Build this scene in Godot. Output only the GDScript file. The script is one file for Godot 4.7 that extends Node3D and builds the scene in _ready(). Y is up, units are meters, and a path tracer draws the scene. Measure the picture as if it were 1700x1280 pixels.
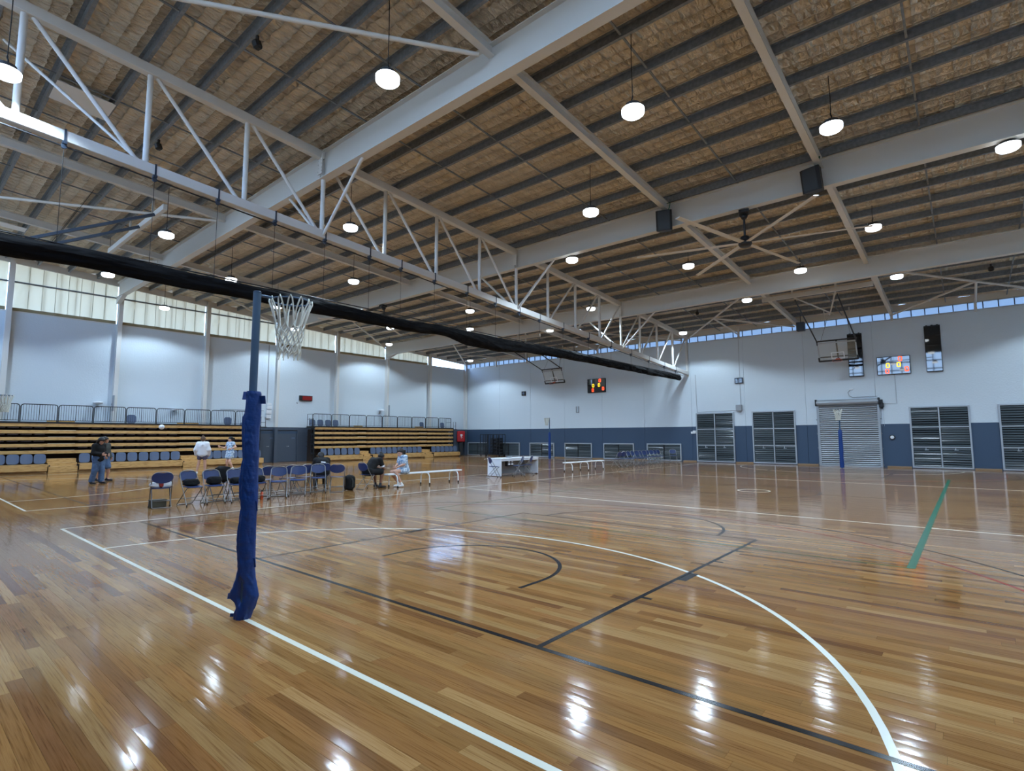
extends Node3D
# Sports hall with two netball / basketball courts. x runs across the hall (left wall at -30.17), -z runs towards the back wall (at -32.72), y is up.

const XL := -30.17      # face of the left wall
const XR := 11.4        # face of the right wall (out of frame)
const ZB := -32.72      # face of the back wall
const ZF := 3.6         # face of the front wall (behind the camera)
const XT := -9.0        # the truss and the divider curtain
const XC2 := -18.95     # centre line of the left court
const SL := 0.061       # fall of the roof
const LAMP_Y := 8.57
const GIRDERS := [3.5, -5.73, -14.67, -23.61]
const STRUTS := [-22.85, -15.95, -2.2, 2.38, 9.2]

var M := {}
var counts := {}
var rng := RandomNumberGenerator.new()
var cam_pos := Vector3(5.136, 1.663, 2.311)
var cam_right: Vector3
var cam_up: Vector3
var cam_fwd: Vector3


# ---------------------------------------------------------------- mesh building
class MB:
	var v := PackedVector3Array()
	var n := PackedVector3Array()
	var uv := PackedVector2Array()
	var c := PackedColorArray()
	var i := PackedInt32Array()
	var col := Color(1, 1, 1)
	var us := 1.0

	func vert(p: Vector3, nn: Vector3, t := Vector2()) -> int:
		v.append(p); n.append(nn); uv.append(t); c.append(col)
		return v.size() - 1

	func tri_i(a: int, b: int, d: int) -> void:   # counter-clockwise from outside
		i.append(a); i.append(d); i.append(b)

	func quad(a: Vector3, b: Vector3, d: Vector3, e: Vector3) -> void:   # counter-clockwise from outside
		var nn := (b - a).cross(d - a).normalized()
		if nn == Vector3.ZERO:
			nn = (d - a).cross(e - a).normalized()
		var w := a.distance_to(b) * us
		var h := b.distance_to(d) * us
		var k := vert(a, nn, Vector2(0, 0))
		vert(b, nn, Vector2(w, 0)); vert(d, nn, Vector2(w, h)); vert(e, nn, Vector2(0, h))
		tri_i(k, k + 1, k + 2); tri_i(k, k + 2, k + 3)

	func tri(a: Vector3, b: Vector3, d: Vector3) -> void:
		var nn := (b - a).cross(d - a).normalized()
		var k := vert(a, nn)
		vert(b, nn); vert(d, nn)
		tri_i(k, k + 1, k + 2)

	func mesh() -> ArrayMesh:
		var a := []
		a.resize(Mesh.ARRAY_MAX)
		a[Mesh.ARRAY_VERTEX] = v
		a[Mesh.ARRAY_NORMAL] = n
		a[Mesh.ARRAY_TEX_UV] = uv
		a[Mesh.ARRAY_COLOR] = c
		a[Mesh.ARRAY_INDEX] = i
		var m := ArrayMesh.new()
		m.add_surface_from_arrays(Mesh.PRIMITIVE_TRIANGLES, a)
		return m


func box(mb: MB, at: Vector3, size: Vector3, b := Basis(), bevel := 0.0) -> MB:
	var h := size / 2
	if bevel <= 0.0:
		for ax in 3:
			var u := (ax + 1) % 3
			var w := (ax + 2) % 3
			for s in [-1.0, 1.0]:
				var q := []
				for k in [[-1, -1], [1, -1], [1, 1], [-1, 1]]:
					var p := Vector3()
					p[ax] = h[ax] * s
					p[u] = h[u] * k[0] * s
					p[w] = h[w] * k[1]
					q.append(at + b * p)
				mb.quad(q[0], q[1], q[2], q[3])
		return mb
	var e := bevel
	for ax in 3:
		var u := (ax + 1) % 3
		var w := (ax + 2) % 3
		for s in [-1.0, 1.0]:
			var q := []
			for k in [[-1, -1], [1, -1], [1, 1], [-1, 1]]:
				var p := Vector3()
				p[ax] = h[ax] * s
				p[u] = (h[u] - e) * k[0] * s
				p[w] = (h[w] - e) * k[1]
				q.append(at + b * p)
			mb.quad(q[0], q[1], q[2], q[3])
	for ax in 3:   # edges along ax
		var u := (ax + 1) % 3
		var w := (ax + 2) % 3
		for su in [-1.0, 1.0]:
			for sw in [-1.0, 1.0]:
				var q := []
				for k in [[-1, 0], [-1, 1], [1, 1], [1, 0]]:
					var p := Vector3()
					p[ax] = (h[ax] - e) * k[0]
					p[u] = (h[u] - (e if k[1] == 1 else 0.0)) * su
					p[w] = (h[w] - (0.0 if k[1] == 1 else e)) * sw
					q.append(at + b * p)
				if su * sw > 0:
					mb.quad(q[3], q[2], q[1], q[0])
				else:
					mb.quad(q[0], q[1], q[2], q[3])
	for sx in [-1.0, 1.0]:
		for sy in [-1.0, 1.0]:
			for sz in [-1.0, 1.0]:
				var s := Vector3(sx, sy, sz)
				var p0 := at + b * (Vector3(h.x, h.y - e, h.z - e) * s)
				var p1 := at + b * (Vector3(h.x - e, h.y, h.z - e) * s)
				var p2 := at + b * (Vector3(h.x - e, h.y - e, h.z) * s)
				if sx * sy * sz > 0:
					mb.tri(p0, p1, p2)
				else:
					mb.tri(p0, p2, p1)
	return mb


func frame_of(dir: Vector3, up: Vector3) -> Basis:   # z along dir, y as near up as can be
	var z := dir.normalized()
	var x := up.cross(z)
	if x.length() < 1e-4:
		x = Vector3.RIGHT.cross(z)
		if x.length() < 1e-4:
			x = Vector3.FORWARD.cross(z)
	x = x.normalized()
	return Basis(x, z.cross(x), z)


func bar(mb: MB, a: Vector3, b: Vector3, w: float, h: float, up := Vector3.UP, bevel := 0.0) -> MB:
	return box(mb, (a + b) / 2, Vector3(w, h, a.distance_to(b)), frame_of(b - a, up), bevel)


func ext(mb: MB, poly: PackedVector2Array, a: Vector3, b: Vector3, up := Vector3.UP) -> MB:   # a section drawn out from a to b; poly counter-clockwise
	var f := frame_of(b - a, up)
	var k := poly.size()
	for j in k:
		var p := poly[j]
		var q := poly[(j + 1) % k]
		var p3 := f.x * p.x + f.y * p.y
		var q3 := f.x * q.x + f.y * q.y
		mb.quad(a + p3, a + q3, b + q3, b + p3)
	var t := Geometry2D.triangulate_polygon(poly)
	for j in range(0, t.size(), 3):
		var p: Array = []
		for e in 3:
			var s := poly[t[j + e]]
			p.append(f.x * s.x + f.y * s.y)
		var area := (poly[t[j + 1]] - poly[t[j]]).cross(poly[t[j + 2]] - poly[t[j]])
		if area < 0:
			var sw = p[1]
			p[1] = p[2]
			p[2] = sw
		mb.tri(b + p[0], b + p[1], b + p[2])
		mb.tri(a + p[0], a + p[2], a + p[1])
	return mb


func tube(mb: MB, pts: Array, r: Variant, sides := 8, closed := false, caps := true) -> MB:
	var k := pts.size()
	var rows := []
	var ref := Vector3.UP
	var x := Vector3()
	for j in k:
		var d: Vector3
		if closed:
			d = (pts[(j + 1) % k] - pts[(j + k - 1) % k])
		else:
			d = pts[mini(j + 1, k - 1)] - pts[maxi(j - 1, 0)]
		d = d.normalized()
		if j == 0:
			if absf(d.dot(ref)) > 0.95:
				ref = Vector3.RIGHT
			x = ref.cross(d).normalized()
		else:
			x = (x - d * x.dot(d)).normalized()
		var y := d.cross(x)
		var rr: float = r[j] if r is Array or r is PackedFloat32Array else r
		var row := []
		for s in sides + 1:
			var a := TAU * s / sides
			var o := x * cos(a) + y * sin(a)
			row.append(mb.vert(pts[j] + o * rr, o, Vector2(float(s) / sides, j)))
		rows.append(row)
	var m := k if closed else k - 1
	for j in m:
		var p: Array = rows[j]
		var q: Array = rows[(j + 1) % k]
		for s in sides:
			mb.tri_i(p[s], p[s + 1], q[s + 1])
			mb.tri_i(p[s], q[s + 1], q[s])
	if caps and not closed:
		for e in [0, k - 1]:
			var d: Vector3 = (pts[1] - pts[0]).normalized() * -1.0 if e == 0 else (pts[k - 1] - pts[k - 2]).normalized()
			var cc := mb.vert(pts[e], d)
			var ring := []
			for s in sides:
				ring.append(mb.vert(mb.v[rows[e][s]], d))
			for s in sides:
				if e == 0:
					mb.tri_i(cc, ring[(s + 1) % sides], ring[s])
				else:
					mb.tri_i(cc, ring[s], ring[(s + 1) % sides])
	return mb


func lathe(mb: MB, prof: PackedVector2Array, sides := 16, xf := Transform3D()) -> MB:   # prof: (radius, height) from the bottom up; hard edges where a point is doubled
	var rows := []
	for j in prof.size():
		var p := prof[j]
		var t0 := prof[j] - prof[j - 1] if j > 0 and prof[j] != prof[j - 1] else Vector2.ZERO
		var t1 := prof[j + 1] - prof[j] if j + 1 < prof.size() and prof[j + 1] != prof[j] else Vector2.ZERO
		var t := t0.normalized() + t1.normalized()
		var nn := Vector2(t.y, -t.x).normalized()
		var row := []
		for s in sides + 1:
			var a := TAU * s / sides
			var d := Vector3(cos(a), 0, -sin(a))
			row.append(mb.vert(xf * (d * p.x + Vector3(0, p.y, 0)), (xf.basis * (d * nn.x + Vector3(0, nn.y, 0))).normalized(), Vector2(float(s) / sides, p.y)))
		rows.append(row)
	for j in rows.size() - 1:
		for s in sides:
			mb.tri_i(rows[j][s], rows[j][s + 1], rows[j + 1][s + 1])
			mb.tri_i(rows[j][s], rows[j + 1][s + 1], rows[j + 1][s])
	return mb


func disc_prof(r: float, y0: float, y1: float, e := 0.0) -> PackedVector2Array:
	if e <= 0.0:
		return PackedVector2Array([Vector2(0, y0), Vector2(r, y0), Vector2(r, y0), Vector2(r, y1), Vector2(r, y1), Vector2(0, y1)])
	return PackedVector2Array([Vector2(0, y0), Vector2(r - e, y0), Vector2(r - e, y0), Vector2(r, y0 + e), Vector2(r, y0 + e), Vector2(r, y1 - e), Vector2(r, y1 - e), Vector2(r - e, y1), Vector2(r - e, y1), Vector2(0, y1)])


func i_section(w: float, h: float, tw: float, tf: float) -> PackedVector2Array:
	var a := w / 2
	var t := tw / 2
	var b := h / 2
	return PackedVector2Array([Vector2(-a, -b), Vector2(a, -b), Vector2(a, -b + tf), Vector2(t, -b + tf), Vector2(t, b - tf), Vector2(a, b - tf), Vector2(a, b), Vector2(-a, b), Vector2(-a, b - tf), Vector2(-t, b - tf), Vector2(-t, -b + tf), Vector2(-a, -b + tf)])


func arc_pts(c: Vector3, r: float, a0: float, a1: float, k: int) -> Array:
	var o := []
	for j in k + 1:
		var a := lerpf(a0, a1, float(j) / k)
		o.append(c + Vector3(sin(a) * r, 0, -cos(a) * r))   # a = 0 looks to -z, growing towards +x
	return o


# ---------------------------------------------------------------- nodes
func numbered(called: String, parent: Node) -> String:
	var key := str(parent.get_instance_id()) + called
	var k: int = counts.get(key, 0)
	counts[key] = k + 1
	return called if k == 0 else "%s_%03d" % [called, k]


func obj(called: String, mesh: Variant, m: Material, parent: Node = self) -> MeshInstance3D:
	var o := MeshInstance3D.new()
	o.mesh = mesh.mesh() if mesh is MB else mesh
	o.name = numbered(called, parent)
	o.material_override = m
	parent.add_child(o, true)
	return o


func tag(o: Node, label: String, category: String, group := "") -> Node:
	o.set_meta("label", label)
	o.set_meta("category", category)
	if group:
		o.set_meta("group", group)
	return o


func thing(called: String, label: String, category: String, at := Vector3.ZERO, turn := 0.0, group := "") -> Node3D:
	var o := Node3D.new()
	o.name = numbered(called, self)
	o.position = at
	o.rotation.y = turn
	add_child(o, true)
	tag(o, label, category, group)
	return o


func setting(called: String) -> Node3D:
	var o := Node3D.new()
	o.name = numbered(called, self)
	add_child(o, true)
	o.set_meta("kind", "structure")
	return o


func dup(src: Node3D, at: Vector3, turn: float, label: String, group := "") -> Node3D:
	var r: Node3D = src.duplicate()
	var base := String(src.name)
	r.name = numbered(base, self)
	add_child(r, true)
	r.position = at
	r.rotation.y = turn
	r.set_meta("label", label)
	if group:
		r.set_meta("group", group)
	return r


func srgb(r: int, g: int, b: int) -> Color:
	return Color(r / 255.0, g / 255.0, b / 255.0)


func mat(called: String, c: Color, rough := 0.6, metal := 0.0) -> StandardMaterial3D:
	var m := StandardMaterial3D.new()
	m.resource_name = called
	m.albedo_color = c
	m.roughness = rough
	m.metallic = metal
	M[called] = m
	return m


func noise_tex(seed_: int, freq: float, w := 256, h := 256, ramp: Array = [], octaves := 4, kind := FastNoiseLite.TYPE_SIMPLEX_SMOOTH) -> NoiseTexture2D:
	var t := NoiseTexture2D.new()
	var f := FastNoiseLite.new()
	f.seed = seed_
	f.noise_type = kind
	f.frequency = freq
	f.fractal_octaves = octaves
	t.noise = f
	t.width = w
	t.height = h
	t.seamless = true
	if ramp.size():
		var g := Gradient.new()
		g.offsets = PackedFloat32Array(range(ramp.size()).map(func(k): return float(k) / (ramp.size() - 1)))
		g.colors = PackedColorArray(ramp)
		t.color_ramp = g
	return t


func make_materials() -> void:
	# floor timber: vertex colour gives each board its tone, the texture its grain
	var fl := mat("floor_timber", Color(1, 1, 1), 0.095)
	fl.vertex_color_use_as_albedo = true
	fl.albedo_texture = noise_tex(11, 0.02, 512, 512, [Color(0.72, 0.66, 0.6), Color(0.93, 0.91, 0.88), Color(1, 1, 1), Color(0.9, 0.86, 0.82)], 5)
	fl.metallic_specular = 0.34
	fl.normal_enabled = true
	fl.normal_texture = normal_noise(61, 0.02)
	fl.normal_scale = 0.028
	mat("subfloor", srgb(40, 28, 20), 0.9)
	mat("line_white", srgb(226, 226, 212), 0.2).metallic_specular = 0.3
	mat("line_black", srgb(26, 26, 30), 0.2).metallic_specular = 0.3
	mat("line_green", srgb(14, 104, 74), 0.2).metallic_specular = 0.3
	mat("line_red", srgb(150, 52, 42), 0.2).metallic_specular = 0.3
	# walls
	var wp := mat("wall_white", srgb(206, 216, 223), 0.55)
	wp.normal_enabled = true
	wp.normal_texture = normal_noise(5, 0.05)
	wp.normal_scale = 0.12
	wp.uv1_triplanar = true
	wp.uv1_world_triplanar = true
	wp.uv1_scale = Vector3(0.7, 0.7, 0.7)
	mat("wall_blue", srgb(54, 74, 97), 0.5)
	mat("wall_grey", srgb(72, 82, 96), 0.55)
	mat("steel_white", srgb(212, 211, 207), 0.4)
	var gv := mat("galvanised", srgb(138, 145, 152), 0.5, 0.25)
	gv.albedo_texture = noise_tex(3, 0.03, 256, 256, [Color(0.8, 0.8, 0.8), Color(1, 1, 1)])
	gv.uv1_triplanar = true
	gv.uv1_world_triplanar = true
	foil()
	mat("alu", srgb(176, 182, 188), 0.4, 0.35)
	mat("louvre_glass", srgb(78, 86, 90), 0.2)
	mat("dark_void", srgb(16, 18, 22), 0.9)
	mat("roller_steel", srgb(160, 166, 172), 0.42, 0.3)
	mat("black_plastic", srgb(22, 22, 24), 0.5)
	mat("black_steel", srgb(28, 30, 34), 0.45)
	mat("dark_blue_steel", srgb(46, 57, 72), 0.45)
	mat("cable_black", srgb(20, 20, 20), 0.7)
	mat("grey_plastic", srgb(150, 155, 160), 0.5)
	mat("white_plastic", srgb(226, 228, 230), 0.4)
	for q in [["polycarbonate", Color(0.52, 0.66, 0.78, 0.955)], ["clear_sheet", Color(0.80, 0.86, 0.90, 0.12)]]:
		var pc := mat(q[0], q[1], 0.35)
		pc.transparency = BaseMaterial3D.TRANSPARENCY_ALPHA
		pc.backlight_enabled = true
		pc.backlight = Color(0.3, 0.33, 0.36)
	var cu := mat("curtain", srgb(232, 228, 206), 0.9)
	cu.backlight_enabled = true
	cu.backlight = Color(0.74, 0.665, 0.53)
	mat("curtain_hem", srgb(150, 138, 108), 0.9)
	# bleacher timber
	var bt := mat("pine", srgb(205, 166, 108), 0.4)
	bt.albedo_texture = noise_tex(21, 0.012, 512, 256, [Color(0.82, 0.76, 0.7), Color(1, 0.98, 0.95), Color(1, 1, 1)], 5)
	bt.uv1_triplanar = true
	bt.uv1_world_triplanar = true
	bt.uv1_scale = Vector3(3.0, 3.0, 0.35)
	mat("skirting", srgb(150, 122, 92), 0.5)
	mat("seat_plastic", srgb(88, 102, 128), 0.45)
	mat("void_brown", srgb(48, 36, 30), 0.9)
	mat("folded_seat", srgb(66, 54, 58), 0.6)
	mat("seam", srgb(196, 190, 168), 0.9)
	mat("nosing", srgb(215, 210, 200), 0.4, 0.4)
	# furniture
	var cp := mat("chair_blue", srgb(40, 58, 104), 0.42)
	cp.normal_enabled = true
	cp.normal_texture = normal_noise(9, 0.2)
	cp.normal_scale = 0.2
	cp.uv1_triplanar = true
	mat("chair_frame", srgb(138, 138, 138), 0.35, 0.55)
	mat("table_white", srgb(224, 228, 232), 0.35)
	mat("bench_white", srgb(222, 226, 228), 0.35)
	# goal post
	mat("post_paint", srgb(66, 92, 118), 0.32)
	var pd := mat("pad_vinyl", srgb(9, 55, 122), 0.38)
	pd.normal_enabled = true
	pd.normal_texture = normal_noise(14, 0.03)
	pd.normal_scale = 0.35
	pd.uv1_triplanar = true
	pd.uv1_scale = Vector3(1.2, 2.5, 1.2)
	mat("net_white", srgb(222, 222, 212), 0.8)
	# divider curtain
	var rc := mat("roll_mesh", srgb(14, 14, 16), 0.8)
	rc.metallic_specular = 0.25
	rc.normal_enabled = true
	rc.normal_texture = normal_noise(31, 0.03)
	rc.normal_scale = 1.2
	rc.uv1_scale = Vector3(2, 0.4, 1)
	mat("red_box", srgb(176, 22, 30), 0.4)
	mat("glass_black", srgb(8, 9, 11), 0.03)
	M.glass_black.metallic_specular = 0.75
	var gl := mat("board_glass", Color(0.75, 0.82, 0.82, 0.1), 0.05)
	gl.transparency = BaseMaterial3D.TRANSPARENCY_ALPHA
	mat("rim_orange", srgb(170, 74, 44), 0.5)
	mat("lamp_body", srgb(60, 62, 64), 0.5)
	glow("lamp_glow", Color(0.93, 0.97, 1.0), 6.0)
	glow("lamp_inner", Color(0.93, 0.97, 1.0), 0.7)
	glow("led_red", Color(1.0, 0.27, 0.14), 4.0)
	glow("led_yellow", Color(1.0, 0.78, 0.12), 2.6)
	glow("led_dim", Color(0.55, 0.02, 0.04), 0.5)
	# people
	mat("skin_fair", srgb(206, 160, 136), 0.55)
	mat("skin_brown", srgb(126, 84, 62), 0.55)
	mat("skin_tan", srgb(184, 136, 110), 0.55)
	mat("hair_dark", srgb(26, 20, 18), 0.5)
	mat("hair_brown", srgb(92, 66, 46), 0.55)
	mat("cloth_black", srgb(10, 10, 12), 0.9)
	mat("cloth_grey", srgb(62, 64, 60), 0.85)
	mat("cloth_white", srgb(226, 230, 236), 0.85)
	mat("cloth_shorts", srgb(78, 72, 90), 0.85)
	var dn := mat("denim", srgb(98, 128, 166), 0.85)
	dn.albedo_texture = noise_tex(41, 0.03, 128, 128, [Color(0.7, 0.72, 0.76), Color(1, 1, 1)])
	dn.uv1_triplanar = true
	dn.uv1_scale = Vector3(2, 2, 2)
	var un := mat("uniform", Color(1, 1, 1), 0.75)
	un.albedo_texture = noise_tex(44, 0.025, 128, 128, [srgb(60, 96, 140), srgb(90, 130, 170), srgb(190, 206, 220), srgb(222, 228, 232), srgb(120, 156, 190)], 3)
	un.uv1_triplanar = true
	un.uv1_scale = Vector3(3, 4, 3)
	mat("shoe_white", srgb(230, 230, 228), 0.5)
	mat("shoe_dark", srgb(30, 30, 34), 0.5)
	mat("eye", srgb(30, 24, 22), 0.3)
	mat("lip", srgb(150, 84, 76), 0.5)
	mat("bag_red", srgb(140, 40, 34), 0.7)
	mat("bottle_orange", srgb(196, 78, 40), 0.3)
	mat("box_olive", srgb(70, 66, 52), 0.6)


func glow(called: String, c: Color, e: float) -> void:
	var m := mat(called, Color(0.9, 0.9, 0.9) if called.begins_with("lamp") else Color(0.08, 0.03, 0.03), 0.5)
	m.emission_enabled = true
	m.emission = c
	m.emission_energy_multiplier = e


func normal_noise(seed_: int, freq: float) -> NoiseTexture2D:
	var t := noise_tex(seed_, freq, 256, 256)
	t.as_normal_map = true
	t.bump_strength = 6.0
	return t


func foil() -> void:   # insulation foil held up by a wire grid: quilted relief with creases
	var s := 512
	var im := Image.create_empty(s, s, false, Image.FORMAT_RF)
	var f := FastNoiseLite.new()
	f.seed = 77
	f.frequency = 0.02
	var g := FastNoiseLite.new()
	g.seed = 78
	g.frequency = 0.007
	g.noise_type = FastNoiseLite.TYPE_SIMPLEX_SMOOTH
	for y in s:
		for x in s:
			var u := x / 512.0 * 8.0     # 8 wires across
			var w := y / 512.0 * 8.0
			var wob := 0.12 * g.get_noise_2d(x * 2.0, y * 2.0)
			var a := absf(sin(PI * (u + wob)))
			var b := absf(sin(PI * (w + wob)))
			var q := pow(a, 0.4) * pow(b, 0.4)
			var e := 1.0 - absf(f.get_noise_2d(x * 0.9, y * 0.35)) * 1.6
			var blend := minf(minf(x, s - 1 - x), minf(y, s - 1 - y)) / 40.0
			im.set_pixel(x, y, Color(q * 0.6 + e * 0.4 * clampf(blend, 0, 1) + 0.4 * (1.0 - clampf(blend, 0, 1)) * 0.8, 0, 0))
	var t := ImageTexture.create_from_image(im)
	var m := mat("foil", srgb(232, 216, 190), 0.42, 0.4)
	m.heightmap_enabled = true
	m.heightmap_texture = t
	m.heightmap_scale = 22.0
	m.uv1_scale = Vector3(1.0, 1.0, 1.0)
	var t2 := noise_tex(79, 0.012, 256, 256, [Color(0.86, 0.85, 0.84), Color(0.97, 0.97, 0.97), Color(1, 1, 1)])
	m.albedo_texture = t2
	m.uv1_scale = Vector3(0.5, 0.67, 1.0)


# ---------------------------------------------------------------- start: camera, sky, exposure, then the building
func _ready() -> void:
	rng.seed = 2024
	var yaw := 0.70264
	var pitch := 0.09534
	var roll := -0.00179
	cam_fwd = Vector3(-sin(yaw) * cos(pitch), sin(pitch), -cos(yaw) * cos(pitch))
	var r0 := Vector3(cos(yaw), 0, -sin(yaw))
	var u0 := r0.cross(cam_fwd)
	cam_right = r0 * cos(roll) + u0 * sin(roll)
	cam_up = u0 * cos(roll) - r0 * sin(roll)
	var cam := Camera3D.new()
	cam.name = "camera"
	cam.transform = Transform3D(Basis(cam_right, cam_up, -cam_fwd), cam_pos)
	cam.fov = 71.44
	cam.near = 0.05
	cam.far = 300.0
	add_child(cam)
	cam.current = true
	var sky_mat := ProceduralSkyMaterial.new()
	sky_mat.sky_top_color = Color(0.50, 0.68, 0.96)
	sky_mat.sky_horizon_color = Color(0.74, 0.87, 1.0)
	sky_mat.ground_bottom_color = Color(0.30, 0.30, 0.28)
	sky_mat.ground_horizon_color = Color(0.55, 0.58, 0.60)
	sky_mat.sky_energy_multiplier = 1.0
	var sky := Sky.new()
	sky.sky_material = sky_mat
	var env := Environment.new()
	env.background_mode = Environment.BG_SKY
	env.sky = sky
	env.background_energy_multiplier = 11.0
	env.tonemap_mode = Environment.TONE_MAPPER_LINEAR
	env.tonemap_exposure = 1.0
	env.sdfgi_enabled = true
	env.ssao_enabled = true
	env.ssil_enabled = true
	var we := WorldEnvironment.new()
	we.name = "environment"
	we.environment = env
	add_child(we)

	make_materials()
	build_floor()
	build_walls()
	build_roof()
	build_truss()
	build_lamps()
	build_curtain_roll()
	build_goal_posts()
	build_bleachers()
	build_wall_things()
	build_hoops()
	build_furniture()
	build_people()


func roof_y(z: float) -> float:      # underside of the purlins
	return 10.45 + SL * z


# ---------------------------------------------------------------- floor
func board(mb: MB, x0: float, x1: float, z0: float, z1: float, tone: Color, seed_uv: Vector2) -> void:   # a floorboard, top at y = 0, edges eased, slightly cupped
	mb.col = tone
	var e := 0.0005
	var tx := rng.randf_range(-0.002, 0.002)
	var tz := rng.randf_range(-0.007, 0.007)
	var cup := rng.randf_range(0.004, 0.011)
	var zs := [z0 + e, (z0 + z1) / 2, z1 - e]
	var rows := []
	for k in 3:
		var nn := Vector3(tx, 1, tz + cup * (k - 1)).normalized()
		var u0 := seed_uv + Vector2(0, k * 0.3)
		rows.append([mb.vert(Vector3(x0 + e, 0, zs[k]), nn, u0), mb.vert(Vector3(x1 - e, 0, zs[k]), nn, u0 + Vector2((x1 - x0) * 0.16, 0))])
	for k in 2:
		mb.tri_i(rows[k][0], rows[k + 1][0], rows[k + 1][1])
		mb.tri_i(rows[k][0], rows[k + 1][1], rows[k][1])
	var a := Vector3(x0 + e, 0, z0 + e)
	var b := Vector3(x1 - e, 0, z0 + e)
	var c := Vector3(x1 - e, 0, z1 - e)
	var d := Vector3(x0 + e, 0, z1 - e)
	var al := Vector3(x0 + 0.0001, -0.003, z0 + 0.0001)
	var bl := Vector3(x1 - 0.0001, -0.003, z0 + 0.0001)
	var cl := Vector3(x1 - 0.0001, -0.003, z1 - 0.0001)
	var dl := Vector3(x0 + 0.0001, -0.003, z1 - 0.0001)
	mb.quad(dl, cl, c, d)
	mb.quad(bl, al, a, b)
	mb.quad(cl, bl, b, c)
	mb.quad(al, dl, d, a)


func in_view(p: Vector3, m := 1.06) -> bool:
	var d := p - cam_pos
	var z := d.dot(cam_fwd)
	return z > 0.3 and absf(d.dot(cam_right) / z) < 0.955 * m and absf(d.dot(cam_up) / z) < 0.719 * m


func build_floor() -> void:
	var floor_ := setting("floor")
	var sub := MB.new()
	box(sub, Vector3((XL + XR) / 2, -0.154, (ZB + ZF) / 2), Vector3(XR - XL + 0.8, 0.3, ZF - ZB + 0.8))
	obj("subfloor", sub, M.subfloor, floor_)
	var tones := [Color(0.335, 0.172, 0.060), Color(0.365, 0.195, 0.071), Color(0.31, 0.152, 0.051), Color(0.41, 0.236, 0.094), Color(0.265, 0.123, 0.043), Color(0.335, 0.163, 0.056), Color(0.22, 0.098, 0.038)]
	var all := []
	var w := 0.095
	var z := ZF + 0.02
	while z > ZB - 0.02:
		var x := XL - rng.randf() * 1.5
		while x < XR:
			var l := rng.randf_range(0.6, 2.6)
			var t: Color = tones[mini(int(pow(rng.randf(), 1.5) * 7), 6)]
			t = t * rng.randf_range(0.86, 1.14)
			var x0 := maxf(x, XL - 0.02)
			var x1 := minf(x + l, XR + 0.02)
			if x1 - x0 > 0.02:
				var p := Vector3((x0 + x1) / 2, 0, z - w / 2)
				var score := 0.0
				if in_view(p):
					score = (x1 - x0) / p.distance_squared_to(cam_pos) / p.distance_to(cam_pos)
				all.append([score, x0, x1, z - w, z, t])
			x += l
		z -= w
	all.sort_custom(func(a, b): return a[0] > b[0])
	var rest := MB.new()
	for k in all.size():
		var a: Array = all[k]
		var mb := MB.new() if k < 300 else rest
		board(mb, a[1], a[2], a[3], a[4], a[5], Vector2(rng.randf(), rng.randf()) * 7.0)
		if k < 300:
			obj("floorboard", mb, M.floor_timber, floor_)
	var ro := obj("floorboards_beyond", rest, M.floor_timber, floor_)
	ro.set_meta("kind", "stuff")
	for cx in [0.0, XC2]:
		court_lines(floor_, cx)


func strip(mb: MB, a: Vector3, b: Vector3, w: float) -> void:
	bar(mb, a + Vector3(0, 0.0004, 0), b + Vector3(0, 0.0004, 0), w, 0.0012)


func ring(mb: MB, pts: Array, w: float) -> void:   # a curved line painted through the points
	var top := []
	for j in pts.size():
		var d: Vector3 = pts[mini(j + 1, pts.size() - 1)] - pts[maxi(j - 1, 0)]
		if j == 0 or j == pts.size() - 1:
			if pts[0].distance_to(pts[pts.size() - 1]) < 1e-3:
				d = pts[1] - pts[pts.size() - 2]
		var s := Vector3(d.z, 0, -d.x).normalized() * w / 2
		top.append([pts[j] + s + Vector3(0, 0.001, 0), pts[j] - s + Vector3(0, 0.001, 0)])
	var dn := Vector3(0, -0.0012, 0)
	for j in pts.size() - 1:
		var p: Array = top[j]
		var q: Array = top[j + 1]
		mb.quad(p[1], q[1], q[0], p[0]) if (q[1] - p[1]).cross(q[0] - p[1]).y > 0 else mb.quad(p[0], q[0], q[1], p[1])
		mb.quad(p[0] + dn, q[0] + dn, q[0], p[0])
		mb.quad(q[1] + dn, p[1] + dn, p[1], q[1])


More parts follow.
